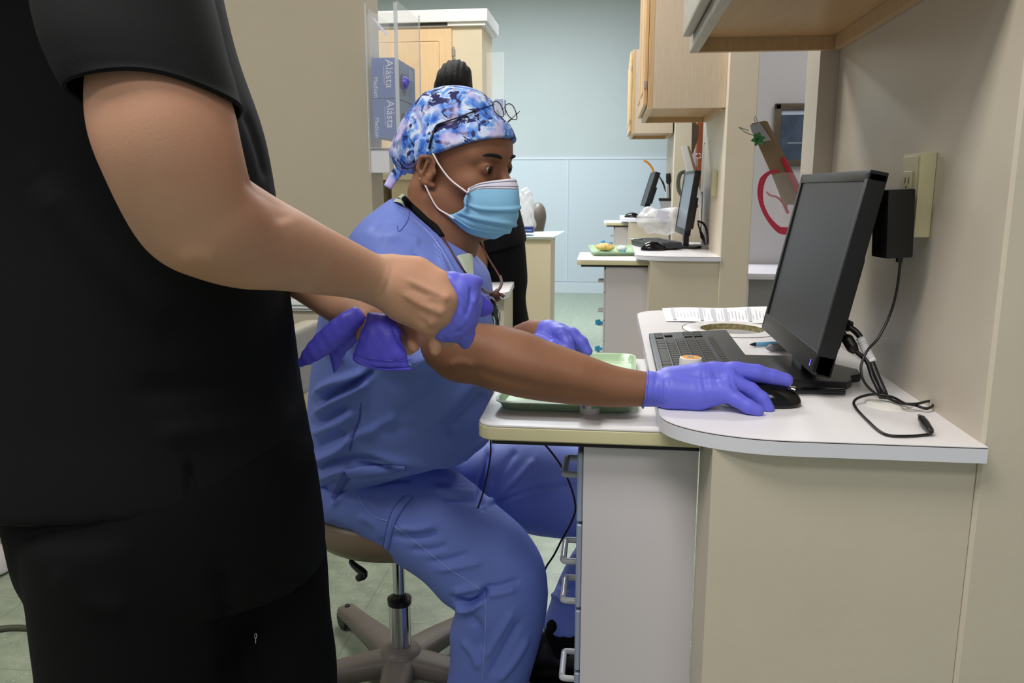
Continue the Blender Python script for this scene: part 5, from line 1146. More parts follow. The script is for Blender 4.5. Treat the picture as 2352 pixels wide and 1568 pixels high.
# turned-up flap of the shirt hem
fl = [[(792, 1078), (830, 1072), (880, 1068), (925, 1070)], [(806, 1094), (850, 1092), (890, 1086), (925, 1072)]]
def flap(A, B, Ya, Yb, th=.0018):
    A = crom(A, 6); B = crom(B, 6); V = []; n = len(A)
    for (a, b) in zip(A, B):
        p = P(a[0], a[1], Ya); q = P(b[0], b[1], Yb)
        for s in np.linspace(0, 1, 5): V.append(p*(1-s)+q*s+np.array([0, -.006*math.sin(s*math.pi), 0]))
    V = np.array(V); q = [[i*5+j, i*5+j+1, (i+1)*5+j+1, (i+1)*5+j] for i in range(n-1) for j in range(4)]
    m = len(V); bd = [j for j in range(5)]+[i*5+4 for i in range(1, n)]+[(n-1)*5+j for j in range(3, -1, -1)]+[i*5 for i in range(n-2, 0, -1)]
    return np.vstack([V, V+[0, th, 0]]), q+[[k+m for k in f[::-1]] for f in q]+[[a, a+m, b+m, b] for a, b in zip(bd, bd[1:]+bd[:1])]

# trousers
nl = [((790, 1040), (742, 1158), 1.53, .13), ((880, 1040), (812, 1203), 1.50, .12), ((975, 1058), (892, 1262), 1.48, .105), ((1060, 1100), (975, 1318), 1.46, .098), ((1140, 1168), (1020, 1368), 1.45, .092), ((1205, 1225), (1048, 1388), 1.445, .086),
      ((1246, 1290), (1048, 1400), 1.44, .084), ((1258, 1350), (1040, 1420), 1.44, .083), ((1255, 1410), (1034, 1450), 1.445, .082), ((1240, 1475), (1036, 1495), 1.45, .082), ((1222, 1540), (1030, 1550), 1.46, .083), ((1205, 1600), (1016, 1604), 1.47, .083), ((1196, 1652), (1012, 1652), 1.475, .080)]
hip = [((735, 1120), (980, 1075), 1.56, .17), ((748, 1145), (1010, 1095), 1.57, .16), ((775, 1170), (1040, 1145), 1.57, .15), ((820, 1190), (1020, 1185), 1.57, .12)]
fa = [((960, 1060), (980, 1200), 1.62, .085), ((1050, 1040), (1060, 1200), 1.67, .090), ((1130, 1018), (1135, 1182), 1.71, .092), ((1215, 1008), (1215, 1218), 1.75, .092), ((1290, 1018), (1290, 1230), 1.77, .088), ((1360, 1030), (1350, 1240), 1.78, .084), ((1412, 1050), (1370, 1262), 1.77, .080),
      ((1440, 1120), (1320, 1270), 1.75, .076), ((1432, 1210), (1305, 1290), 1.73, .072), ((1412, 1300), (1282, 1335), 1.70, .068), ((1395, 1370), (1262, 1388), 1.68, .066), ((1380, 1425), (1246, 1436), 1.66, .066)]
Vp, Fp = remesh([loft(nl, ex=2.1), loft(hip, ex=2.1), loft(fa, ex=2.1)], .0042, 8)
pf = [([(1040, 1372), (1075, 1385), (1105, 1372), (1118, 1350)], 6, -.016), ([(1045, 1392), (1080, 1398), (1110, 1378)], 7, .010), ([(1040, 1358), (1070, 1352), (1110, 1345)], 8, .007), ([(1112, 1350), (1150, 1345), (1195, 1330)], 6, -.005), ([(1112, 1365), (1150, 1362), (1190, 1350)], 7, .004),
      ([(1070, 1410), (1100, 1440), (1105, 1500)], 9, -.005), ([(1180, 1400), (1150, 1450), (1110, 1520)], 8, .005), ([(1200, 1420), (1165, 1480), (1120, 1560)], 8, -.005), ([(1215, 1460), (1180, 1520), (1140, 1568)], 8, .005), ([(1060, 1470), (1085, 1500), (1100, 1540)], 8, .004),
      ([(900, 1230), (960, 1232), (1010, 1222)], 8, -.006), ([(910, 1212), (960, 1215), (1000, 1205)], 7, .005), ([(940, 1262), (990, 1262), (1030, 1250)], 7, -.004), ([(980, 1290), (1030, 1285), (1080, 1268)], 7, -.004), ([(1000, 1310), (1060, 1300), (1110, 1290)], 7, .004),
      ([(1000, 1105), (1060, 1108), (1100, 1105)], 7, -.004), ([(990, 1122), (1050, 1128), (1100, 1130)], 8, .004), ([(1010, 1140), (1060, 1148), (1100, 1150)], 7, -.004), ([(770, 1150), (800, 1115), (850, 1095)], 7, -.006), ([(760, 1165), (790, 1130), (830, 1112)], 8, .006), ([(750, 1200), (790, 1215), (840, 1250)], 7, -.004),
      ([(1110, 1168), (1105, 1120), (1118, 1060), (1126, 1020)], 6, -.012), ([(1115, 1160), (1150, 1130), (1200, 1085), (1230, 1050)], 8, .006), ([(1125, 1160), (1180, 1140), (1240, 1122), (1320, 1105)], 6, -.008), ([(1130, 1120), (1160, 1070), (1190, 1030)], 8, -.005), ([(1140, 1150), (1220, 1130), (1300, 1115)], 9, .006), ([(820, 1180), (860, 1205), (880, 1240)], 9, .004), ([(850, 1110), (900, 1100), (950, 1098)], 8, -.004),
      ([(1270, 1330), (1300, 1350), (1325, 1340)], 7, -.005), ([(1260, 1360), (1300, 1380), (1330, 1372)], 7, .005)]
pf = [(p_, w_, a_*1.35) for p_, w_, a_ in pf]
Vp = crease(Vp, Fp, pf)
tr_ = link_mesh('scrub_trousers', Vp, Fp, 'scrub', sp, smooth=True)
DT = Drape(Vp, Fp)
DST = Drape(*merge((Vs, Fs), (Vp, Fp)))
link_mesh('hem_flap', *DST.strip([(788, 1078), (830, 1071), (880, 1066), (930, 1069)], [(808, 1097), (850, 1094), (892, 1087), (932, 1074)], 24, 6, .006, 1.38), 'scrub', tp, smooth=True)
link_mesh('hem_shadow', *DST.strip([(790, 1080), (776, 1108), (760, 1140)], [(806, 1098), (790, 1120), (768, 1150)], 14, 4, .003, 1.38), 'scrub_dark', tp, smooth=True)  # darker blue strip paints the pocket shadow beside the hem flap
link_mesh('seam', *merge(DT.line([(822, 1132), (835, 1160), (860, 1185), (890, 1196)], .0009, Yd=1.4), DT.line([(905, 1207), (940, 1232), (985, 1268), (1035, 1308), (1070, 1330), (1102, 1352)], .0010, Yd=1.4), DT.line([(1112, 1360), (1116, 1400), (1114, 1470), (1108, 1560)], .0009, Yd=1.4)), 'scrub_light', tr_)
link_mesh('pocket_welt', *DT.strip([(930, 1138), (905, 1165), (890, 1205), (880, 1255)], [(948, 1142), (925, 1170), (906, 1205), (892, 1262)], 20, 4, .0022), 'scrub', tr_, smooth=True)
link_mesh('pocket_welt_edge', *merge(DT.line([(930, 1138), (905, 1165), (890, 1205), (880, 1255)], .0011), DT.line([(948, 1142), (925, 1170), (906, 1205), (892, 1262)], .0011)), 'scrub_dark', tr_)
# shoes and dark sock of the far foot
for nm, pl in (('sock', [(1322, 1400, 1.67, .048), (1302, 1450, 1.65, .046), (1288, 1490, 1.64, .044)]),):
    lo, hi = bounds(pl); V, Fq = nets(field(chain(pl, .02)), lo, hi, .006, 2); link_mesh('sock', V, Fq, 'black_cloth', sp, smooth=True)
for nm, x, y, z0 in (('far', P(1268, 1520, 1.64)[0], 1.64, 0), ('near', P(1090, 1660, 1.475)[0]+.02, 1.475, 0)):
    hh = 1 if nm == 'far' else .72
    f = field([('add', s_cone((x-.05, y, .055*hh), (x+.06, y, .050*hh), .048*hh, .046*hh), 0), ('add', s_cone((x+.06, y, .045*hh), (x+.17, y-.01, .040*hh), .046*hh, .038*hh), .03), ('add', s_cone((x-.03, y, .05*hh), (x-.02, y, .075*hh), .044*hh, .042*hh), .02), ('int', s_plane((0, 0, .012), (0, 0, -1)), .004)])
    V, Fq = nets(f, (x-.14, y-.09, -.01), (x+.25, y+.09, .20), .005, 2); sh_ = link_mesh('shoe', V, Fq, 'leather_shoe', sp, smooth=True)
    link_mesh('sole', *prism([(x-.10, y-.035), (x-.06, y-.048), (x+.06, y-.048), (x+.18, y-.045), (x+.21, y-.005), (x+.18, y+.035), (x+.06, y+.048), (x-.06, y+.048), (x-.10, y+.035)], .001, .016, .004), 'black_strip', sh_, smooth=True, angle=50)
# gloves
V, Fq = nets(field(arm_ops(hand(0), .0032)+[('add', s_cone(P(1484, 894, 1.12), P(1490, 894, 1.12), .0262, .0258), .002), ('int', s_plane(P(1480, 893, 1.12), P(1480, 893, 1.12)-P(1500, 895, 1.12)), .001)]), la, ha, .0022, 1)
V[:, 2] = np.maximum(V[:, 2], CT+.0006)
V = crease(V, Fq, [([(1508, 855), (1504, 895), (1500, 938)], 2, -.0010), ([(1523, 858), (1520, 890), (1522, 935)], 2, -.0007), ([(1540, 870), (1538, 900)], 2, -.0007), ([(1612, 850), (1618, 890), (1632, 918)], 2.5, -.0010), ([(1640, 850), (1648, 880), (1660, 905)], 2.5, -.0010), ([(1628, 848), (1634, 885), (1646, 912)], 2.5, .0008),
      ([(1600, 870), (1606, 905), (1612, 925)], 2.5, -.0007), ([(1676, 858), (1680, 878), (1690, 892)], 2.5, -.0012), ([(1690, 850), (1700, 862), (1722, 874)], 3, -.0016), ([(1676, 880), (1690, 895), (1715, 912)], 3, -.0018), ([(1775, 852), (1780, 868)], 2.2, .0007), ([(1560, 930), (1600, 934), (1640, 930)], 3, -.0008), ([(1720, 900), (1728, 893)], 2, -.0006)])
g = link_mesh('glove', V, Fq, 'glove', sp, smooth=True)
link_mesh('glove_cuff', *tube([P(1482, 894, 1.12)+np.array([.003*math.sin(a)+.0006*math.sin(a*6), .0262*math.cos(a), .0262*math.sin(a)]) for a in np.linspace(0, 2*math.pi, 25)[:-1]], .0014, 6, 2, closed=True), 'glove', g, smooth=True)
V, Fq = nets(field(arm_ops(handL(0), .005)), ll, hl_, .0026, 1)
V = crease(V, Fq, [([(1262, 752), (1268, 770), (1262, 785)], 2.5, -.0009), ([(1283, 756), (1290, 775)], 2.5, -.0009), ([(1225, 762), (1250, 770)], 3, -.0008)])
link_mesh('glove', V, Fq, 'glove', sp, smooth=True)

# spectacles pushed up on the cap
gl = thing('eyeglasses', 'thin dark rimmed eyeglasses pushed up on the tie-dye cap', 'glasses', P(1150, 270, 1.36))
r1 = [(1132, 238), (1139, 232), (1149, 239), (1155, 253), (1157, 265), (1150, 268), (1140, 261), (1134, 250)]
r2 = [(1160, 243), (1170, 238), (1180, 246), (1186, 262), (1187, 273), (1178, 274), (1168, 266), (1162, 254)]
for r_, Yg in ((r1, 1.365), (r2, 1.425)):
    R3 = [P(u, v, Yg+(u-1145)*.0000) for u, v in r_]
    rm = link_mesh('rim', *tube(R3, .0008, 8, 4, closed=True), 'black_plastic', gl, smooth=True)
    cc_ = crom(np.vstack([R3, R3[:1]]), 4)[:-1]; c0 = cc_.mean(0); nrm_ = np.array([.0, .0012, 0]); n = len(cc_)
    V = [c0]+list(cc_)+[c0+nrm_]+list(cc_+nrm_); Fq = [[0, 1+i, 1+(i+1) % n] for i in range(n)]+[[n+1, n+2+(i+1) % n, n+2+i] for i in range(n)]
    link_mesh('lens', V, Fq, 'lens', rm)
link_mesh('bridge', *tube([P(1155, 250, 1.37), P(1158, 246, 1.39), P(1161, 247, 1.42)], .0010, 8, 4), 'black_plastic', gl, smooth=True)
DC = Drape(np.vstack([Vc]), Fc_)
tm = [P(1134, 240, 1.363)]+[DC.hit(u, v, .0030) for u, v in [(1110, 249), (1080, 261), (1050, 272), (1025, 281)]]
DB = Drape(Vb_, Fb_)
def hb(u, v):
    a = DC.hit(u, v, .0030); b = DB.hit(u, v, .0030, 9); return b if b[1] < a[1] else a
tm += [hb(1006, 289), hb(998, 305), hb(992, 322), hb(988, 342)]
link_mesh('temple', *tube(tm, [.0009, .0011, .0012, .0012, .0013, .0018, .0020, .0020, .0018], 8, 5), 'black_plastic', gl, smooth=True)
link_mesh('temple', *tube([P(1186, 262, 1.425), hp(.088, .060, .112), hp(.05, .085, .095), hp(0, .088, .06), hp(-.01, .088, .03)], .0013, 8, 5), 'black_plastic', gl, smooth=True)
# glasses on a neck cord
nc_ = thing('hanging_eyeglasses', 'brown corded eyeglasses hanging on the chest of the blue scrubs', 'glasses', P(1120, 680, 1.33))
def onS(u, v, off=.004): return DSB.hit(u, v, off, 1.38)
link_mesh('neck_pad', *tube([onS(929, 456, .004), onS(945, 472, .004), onS(962, 490, .005), onS(978, 508, .005), onS(995, 528, .005), onS(1011, 548, .005)], [.0050, .0062, .0066, .0066, .0068, .0052], 12, 6), 'black_cloth', nc_, smooth=True)
link_mesh('cord', *tube([onS(1012, 547), onS(1020, 560), onS(1040, 592), onS(1060, 622), onS(1078, 645, .005), P(1095, 668, 1.27)], [.0022, .0026, .0016, .0016, .0016, .0016], 8, 6), 'cord_brown', nc_, smooth=True)
link_mesh('cord', *tube([P(1096, 545, 1.46), P(1110, 570, 1.42), P(1125, 598, 1.34), P(1140, 622, 1.31), P(1149, 640, 1.30), P(1151, 655, 1.295), P(1145, 668, 1.29)], .0016, 8, 6), 'cord_brown', nc_, smooth=True)
link_mesh('temple', *tube([P(1149, 634, 1.30), P(1152, 650, 1.29), P(1145, 665, 1.285), P(1128, 672, 1.28), P(1112, 668, 1.275), P(1104, 661, 1.27), P(1092, 668, 1.265)], .0024, 8, 6), mat('taupe_plastic', (110, 92, 96), .3), nc_, smooth=True)
link_mesh('temple', *tube([P(1094, 672, 1.28), P(1110, 680, 1.285), P(1128, 676, 1.29), P(1142, 664, 1.295)], .0018, 8, 6), mat('grey_plastic_thin', (130, 128, 160), .3), nc_, smooth=True)
link_mesh('hinge_cluster', *merge(tube([P(1126, 672, 1.285), P(1138, 678, 1.285), P(1146, 690, 1.285)], .0045, 8, 4), tube([P(1134, 682, 1.285), P(1148, 676, 1.285), P(1158, 682, 1.285)], .003, 8, 4), cyl(P(1140, 676, 1.28), P(1140, 676, 1.295), .006)), 'cord_brown', nc_, smooth=True)
bl = thing('badge_reel', 'black lanyard clip dangling in front of the blue scrubs', 'badge', P(1138, 740, 1.34))
link_mesh('strap', *tube([P(1118, 690, 1.30), P(1128, 694, 1.30), P(1134, 712, 1.31), P(1138, 735, 1.33), P(1142, 748, 1.34)], [.004, .007, .0065, .005, .004], 8, 5), 'black_plastic', bl, smooth=True)
link_mesh('clip', *merge(tube([P(1140, 700, 1.31), P(1148, 720, 1.32), P(1146, 742, 1.33)], .002, 6, 4), tube([P(1128, 715, 1.31), P(1136, 738, 1.32), P(1132, 752, 1.33)], .002, 6, 4)), 'steel', bl, smooth=True)

def face(c, par, s):
    # plain features on the side of the head turned away from the camera
    for sg in (-1, 1):
        e = link_mesh('eyeball', *xf(lathe([(.0002, -.011)]+[(.011*math.sin(a), -.011*math.cos(a)) for a in np.linspace(.2, 2.94, 10)]+[(.0002, .011)], (0, 0, 0), 16), None, c+np.array([.080, sg*.030, -.012])*s), 'eye_white', par, smooth=True)
        link_mesh('iris', *lathe([(.0055, -.001), (.005, .0015), (.0002, .0025)], c+np.array([.080, sg*.030, -.012])*s+[.0092, 0, 0], 14, axis=(1, 0, 0)), 'iris', e, smooth=True)
        link_mesh('eyebrow', *tube([c+np.array(p)*s for p in [(.093, sg*.014, .010), (.092, sg*.030, .014), (.080, sg*.046, .009)]], [.002, .004, .0015], 8, 4, flat=.6), 'brow', par, smooth=True)
    link_mesh('lips', *tube([c+np.array(p)*s for p in [(.088, .022, -.076), (.101, 0, -.074), (.088, -.022, -.076)]], [.002, .006, .002], 8, 4, flat=.7), mat('lip_colour', (168, 104, 92), .45), par, smooth=True)
# ================= standing person in black =================
st2 = thing('person', 'person in black scrubs standing at left pulling off a purple glove', 'person', (P(400, 1250, .95)[0], .95, 0))
A = [(290, -160, .76, .030), (335, 60, .69, .042), (368, 250, .668, .0575), (398, 360, .665, .0560), (440, 470, .685, .0535), (475, 505, .70, .052), (560, 545, .76, .0500), (650, 572, .82, .0435), (735, 600, .88, .0375), (800, 620, .925, .0325), (868, 645, .965, .0285)]
HRt = [[(868, 645, .965, .0275), (930, 655, .965, .0290), (990, 668, .962, .0250)], [(870, 650, .965, .026), (930, 690, .968, .0270), (985, 722, .965, .0210)],
       [(900, 630, .97, .026), (955, 635, .968, .0240), (1008, 655, .962, .0190)], [(940, 670, .958, .020), (1022, 688, .952, .0175)], [(940, 680, .96, .020), (1010, 716, .952, .0175)], [(920, 690, .965, .020), (985, 742, .958, .0165)],
       [(1008, 655, .962, .016), (1040, 666, .975, .0115), (1062, 682, .985, .0095), (1066, 706, .99, .0085)], [(1022, 688, .952, .015), (1048, 706, .968, .0115), (1054, 728, .98, .0095), (1048, 748, .985, .0085)],
       [(1010, 716, .952, .015), (1035, 738, .965, .0115), (1042, 765, .98, .0100), (1030, 785, .985, .0088)], [(985, 742, .958, .014), (1000, 762, .972, .0110), (1000, 782, .972, .0095), (999, 804, .962, .0088)],
       [(905, 680, .985, .018), (935, 720, 1.0, .0135), (948, 755, 1.005, .0115), (950, 796, .975, .0092)]]
ops = chain_s(A, .003)
for pl in HRt: ops += chain(pl, .008)
lo, hi = bounds(A+sum(HRt, [])); lo[2] = max(lo[2], P(870, 820, .98)[2]-.02)
V1, F1 = nets(field(ops), lo, hi, .0034, 9)
V1 = crease(V1, F1, [([(905, 600), (893, 640), (872, 690)], 3.5, -.0016), ([(898, 605), (886, 645), (866, 685)], 4, .0008), ([(930, 640), (975, 660), (1018, 680)], 6, .0026), ([(925, 672), (960, 695), (1005, 715)], 6, .0026), ([(940, 660), (985, 682)], 5, -.0020), ([(1020, 676), (1030, 690)], 8, .003), ([(1008, 708), (1018, 724)], 8, .003), ([(985, 738), (998, 748)], 8, .0026), ([(960, 720), (985, 735)], 5, .001), ([(995, 722), (1012, 736)], 4, -.0014), ([(985, 690), (1005, 700)], 4, -.0012),
      ([(560, 400), (600, 430), (640, 470), (660, 520)], 22, -.004), ([(410, 600), (450, 590), (500, 600)], 20, .003)])
LA = [(560, 520, 1.12, .048), (660, 590, 1.10, .044), (740, 655, 1.07, .036), (790, 700, 1.045, .029), (812, 712, 1.035, .027)]
LH = [[(800, 705, 1.04, .027), (850, 725, 1.03, .026), (885, 740, 1.025, .020)], [(815, 715, 1.02, .018), (836, 735, 1.005, .0125), (838, 755, 1.0, .0110), (834, 772, 1.0, .0095)],
      [(870, 730, 1.03, .018), (905, 745, 1.02, .0125), (930, 765, 1.01, .011), (948, 785, 1.005, .0098)], [(875, 740, 1.035, .018), (905, 765, 1.03, .012), (925, 785, 1.02, .0108), (940, 800, 1.02, .0095)],
      [(870, 748, 1.04, .017), (890, 775, 1.04, .0115), (905, 795, 1.035, .0105), (915, 808, 1.03, .0092)], [(860, 750, 1.045, .016), (872, 778, 1.05, .0105), (885, 798, 1.05, .009)]]
ops = chain_s(LA, .003)
for pl in LH: ops += chain(pl, .006)
lo, hi = bounds(LA+sum(LH, [])); V2, F2 = nets(field(ops), lo, hi, .0035, 1)
core = remesh([loft([((100, -500), (300, -490), .93, .05), ((100, -330), (300, -320), .93, .06), ((0, -150), (380, -140), .94, .10), ((0, 0), (400, 0), .95, .10), ((20, 400), (480, 400), .97, .10), ((40, 900), (560, 900), .98, .10), ((60, 1200), (600, 1200), .98, .10)])], .014, 2)
hdc = P(215, -560, .93)
V3, F3 = nets(field([('add', s_ell(hdc, (.095, .076, .115)), 0), ('add', s_ell(hdc+[.05, 0, -.05], (.05, .05, .06)), .03), ('add', s_cone(hdc+[.09, 0, .0], hdc+[.11, 0, -.03], .008, .012), .01), ('add', s_cone(hdc+[-.02, 0, -.05], P(200, -330, .93), .055, .062), .03), ('add', s_ell(hdc+[0, -.078, -.01], (.018, .008, .03)), .005), ('add', s_ell(hdc+[0, .078, -.01], (.018, .008, .03)), .005)]), hdc-[.16, .15, .26], hdc+[.16, .15, .16], .006, 2)
link_mesh('body', *merge((V1, F1), (V2, F2), core, (V3, F3)), 'skin_light', st2, smooth=True)
face(hdc, st2, .97)
V, Fq = nets(field([('add', s_ell(hdc+[-.012, 0, .02], (.098, .084, .108)), 0), ('sub', s_ell(hdc+[.085, 0, -.05], (.08, .10, .09)), .02)]), hdc-.16, hdc+.18, .007, 2); link_mesh('hair', V, Fq, 'hair', st2, smooth=True)
top = [((120, -300), (360, -290), .93, .08), ((20, -240), (430, -215), .93, .15), ((-75, -160), (430, -130), .935, .185), ((-100, 0), (462, 0), .94, .185), ((-105, 120), (500, 120), .95, .18), ((-100, 300), (570, 300), .96, .17), ((-95, 480), (608, 480), .97, .165), ((-88, 690), (640, 690), .975, .165), ((-80, 900), (668, 900), .98, .168), ((-72, 980), (680, 970), .98, .17), ((-66, 1050), (690, 1025), .98, .172), ((-55, 1112), (704, 1078), .98, .172)]
sl2 = [((160, -260), (420, -240), .82, .09), ((110, -140), (450, -130), .74, .080), ((130, -60), (450, -50), .72, .070)]
sl3 = [((160, -260), (400, -240), 1.05, .09), ((140, -50), (440, -40), 1.15, .08), ((160, 150), (470, 160), 1.18, .075)]
Vt, Ft = remesh([loft(top, ex=2.4), loft(sl2, ex=2.1), loft(sl3)], .0052, 8)
Vt = crease(Vt, Ft, [
      ([(430, 1060), (440, 1110), (445, 1190)], 10, -.008), ([(560, 250), (590, 330), (615, 420)], 10, -.004), ([(80, 400), (240, 600), (420, 760)], 40, .006), ([(300, 900), (480, 880), (640, 820)], 30, -.006), ([(350, 1000), (520, 980), (690, 950)], 30, .006)])
tp2 = link_mesh('scrub_top', Vt, Ft, 'black_cloth', st2, smooth=True)
sec_ = [((190, -250), (400, -235), .80, .050), ((125, -175), (445, -160), .745, .078), ((115, -60), (455, -50), .712, .078), ((120, 30), (478, 40), .695, .074), ((135, 110), (500, 120), .682, .071), ((158, 175), (518, 180), .675, .068), ((174, 215), (528, 212), .672, .066), ((188, 240), (536, 232), .670, .065)]
n_ = 64; Vv, Ff = loft(sec_, n=n_, sub=8, ex=2.05, capends=False); Vv = np.array(Vv); m_ = len(Vv)//n_
for j in range(m_):
    t = j/(m_-1)
    for i in range(n_):
        a = 2*math.pi*i/n_; st_ = -math.sin(a)      # >0 on the side towards the camera
        Vv[j*n_+i, 2] += (.026*st_+.006*max(0, st_))*t**1.5*.55
        Vv[j*n_+i] += np.array([0, -.0025*math.sin(a*3+1)*t, .0015*math.sin(a*4)*t])
q_ = Vv.copy(); Vv = crease(Vv, Ff, [([(300, -40), (360, 40), (440, 150)], 22, .005), ([(370, -40), (440, 60), (520, 190)], 16, -.005), ([(190, 170), (250, 120), (350, 100)], 18, -.003), ([(140, 60), (160, 160), (190, 240)], 18, .004), ([(430, -60), (490, 60), (535, 180)], 12, .004)])
slo = link_mesh('sleeve', Vv, Ff, 'black_cloth', tp2, smooth=True)
md = slo.modifiers.new('thick', 'SOLIDIFY'); md.thickness = .0022; md.offset = -1
for rowi, r_ in ((m_-1, .0014), (m_-6, .0006)):
    link_mesh('hem_line', *tube(Vv[rowi*n_:(rowi+1)*n_]+vnormals(Vv, Ff)[rowi*n_:(rowi+1)*n_]*.0004, r_, 6, 1, closed=True) if False else tube(np.vstack([Vv[rowi*n_:(rowi+1)*n_], Vv[rowi*n_:rowi*n_+1]]), r_, 6, 1), 'black_cloth', slo, smooth=True)
leg1 = [((75, 1200), (500, 1180), .90, .10), ((88, 1290), (520, 1290), .90, .10), ((100, 1420), (520, 1430), .90, .095), ((112, 1568), (500, 1568), .90, .09), ((90, 1800), (450, 1800), .90, .08), ((100, 2200), (400, 2200), .90, .07), ((110, 2390), (390, 2390), .90, .068)]
leg2 = [((300, 1200), (728, 1180), 1.04, .10), ((330, 1290), (742, 1290), 1.04, .10), ((360, 1420), (752, 1430), 1.04, .095), ((400, 1568), (768, 1568), 1.04, .09), ((440, 1800), (760, 1800), 1.04, .08), ((470, 2150), (740, 2150), 1.04, .07)]
hp2 = [((20, 1000), (670, 980), .97, .14), ((50, 1100), (700, 1060), .97, .155), ((75, 1180), (718, 1170), .97, .16), ((90, 1260), (730, 1270), .97, .155), ((110, 1320), (726, 1320), .97, .14)]
Vq, Fq = remesh([loft(leg1, ex=2.2), loft(leg2, ex=2.2), loft(hp2, ex=2.3)], .0065, 6)
Vq = crease(Vq, Fq, [([(500, 1300), (520, 1420), (530, 1568)], 22, -.012), ([(600, 1300), (660, 1330), (730, 1340)], 14, -.005), ([(590, 1440), (600, 1500), (620, 1568)], 12, .005), ([(120, 1300), (200, 1380), (300, 1400)], 25, .005)])
tq = link_mesh('scrub_trousers', Vq, Fq, 'black_cloth_soft', st2, smooth=True)
DQ = Drape(Vq, Fq)
link_mesh('zip_pull', *merge(*[tube([DQ.hit(588+a, 1452+b, .0015, .85), DQ.hit(588+c, 1452+d, .0015, .85)], .0010, 6, 3) for a, b, c, d in ((0, 0, -3, 7), (0, 0, 3, 7), (-3, 7, 0, 14), (3, 7, 0, 14), (0, 14, 0, 24))]), 'steel', tq, smooth=True)
for (u, Yf) in ((250, .90), (605, 1.04)):
    fx = P(u, 1500, Yf)[0]; f = field([('add', s_cone((fx-.05, Yf, .055), (fx+.06, Yf, .050), .048, .046), 0), ('add', s_cone((fx+.06, Yf, .045), (fx+.17, Yf, .040), .046, .038), .03), ('add', s_cone((fx-.02, Yf, .06), (fx-.02, Yf, .12), .055, .055), .03), ('int', s_plane((0, 0, .002), (0, 0, -1)), .004)])
    V, Fz = nets(f, (fx-.14, Yf-.09, -.02), (fx+.25, Yf+.09, .22), .007, 2); link_mesh('shoe', V, Fz, 'leather_shoe', st2, smooth=True)
# glove half off the near hand
G = [[(1034, 648, .966, .0140), (1056, 668, .970, .0190), (1062, 700, .972, .0215), (1052, 730, .970, .0215), (1030, 752, .968, .0170), (998, 766, .966, .0095)],
     [(1056, 664, .975, .0160), (1082, 652, .985, .0105), (1101, 648, .99, .0050)], [(1050, 736, .975, .0160), (1066, 768, .98, .0115), (1069, 790, .985, .0070)], [(1066, 672, .98, .0130), (1080, 690, .985, .0120), (1072, 730, .98, .0120)]]
G2 = [[(1076, 690, 1.0, .0150), (1100, 702, 1.005, .0145), (1117, 708, 1.008, .0095)]]
ops = []
for pl in G: ops += chain(pl, .010)
lo, hi = bounds(sum(G, [])); 
def cutp(a, b, off=0): # half space: left of the pixel line a-b at depth .96 is removed
    pa, pb = P(*a), P(*b); d = pb-pa; n = np.cross(d, [0, 1., 0]); return pa, n
pa, n_ = cutp((1032, 640, .96), (1010, 770, .96)); n_ = n_ if n_[0] < 0 else -n_
V, Fq = nets(field(ops), lo, hi, .0026, 1)
V = V+vnormals(V, Fq)*(np.sin(V[:, 0]*420+V[:, 2]*160)*np.sin(V[:, 2]*260))[:, None]*.0005
V = crease(V, Fq, [([(1082, 655), (1080, 690), (1068, 730)], 4, -.003), ([(1096, 668), (1088, 700)], 3, .002), ([(1040, 765), (1058, 760), (1072, 745)], 3.5, -.002), ([(1045, 660), (1060, 690), (1056, 730)], 6, .0012)])
gw = link_mesh('glove', V, Fq, 'glove', st2, smooth=True)
lo, hi = bounds(G2[0]); V, Fq = nets(field(chain(G2[0], .005)), lo, hi, .003, 1); link_mesh('glove_finger', V, Fq, 'glove_dark', gw, smooth=True)
# removed glove held by the hands
hg = thing('removed_glove', 'loose violet nitrile glove dangling from the fingers of the person in black', 'glove', P(830, 860, .99))
def cloth(secs, seed=0, amp=.0012):
    V, Fq = loft(secs, n=36, sub=7, ex=2.6); V = np.asarray(V); N = vnormals(V, Fq); return V+N*(np.sin(V[:, 0]*260+seed)*np.sin(V[:, 2]*210+V[:, 0]*120+seed*2))[:, None]*amp, Fq
a1 = cloth([((818, 704), (850, 728), 1.0, .006), ((790, 716), (830, 745), .99, .009), ((755, 742), (800, 780), .985, .011), ((728, 766), (765, 808), .985, .010), ((702, 795), (735, 826), .985, .009), ((688, 818), (708, 838), .988, .006), ((683, 834), (690, 842), .99, .003)], 1)
a2 = cloth([((825, 715), (850, 750), 1.012, .005), ((795, 735), (838, 765), 1.01, .007), ((768, 770), (818, 790), 1.01, .008), ((758, 802), (795, 812), 1.01, .006), ((758, 828), (780, 838), 1.01, .004), ((766, 856), (771, 860), 1.01, .002)], 2)
b1 = cloth([((845, 715), (900, 722), .985, .006), ((838, 742), (912, 748), .975, .012), ((826, 775), (920, 778), .97, .013), ((815, 803), (932, 806), .968, .012), ((810, 822), (939, 828), .968, .010), ((824, 838), (940, 846), .969, .007)], 3)
Vg, Fg = remesh([a1, a2], .0028, 1); link_mesh('finger_flaps', Vg, Fg, 'glove_dark', hg, smooth=True)
Vg, Fg = remesh([b1], .0026, 1)
Vg = crease(Vg, Fg, [([(812, 815), (850, 828), (900, 832), (944, 828)], 3, -.0025), ([(900, 745), (915, 780), (935, 810)], 4, -.003), ([(905, 740), (925, 775), (942, 800)], 3, .002), ([(850, 760), (842, 800)], 5, .0012)])
cf = link_mesh('cuff_part', Vg, Fg, 'glove_dark', hg, smooth=True)
DG = Drape(Vg, Fg)
link_mesh('cuff_bead', *merge(DG.line([(812, 822), (840, 838), (880, 847), (944, 847)], .0018, 0, Yd=.965), DG.line([(811, 812), (850, 822), (900, 828), (945, 826)], .0009, 0, Yd=.965)), 'glove_dark', cf, smooth=True)

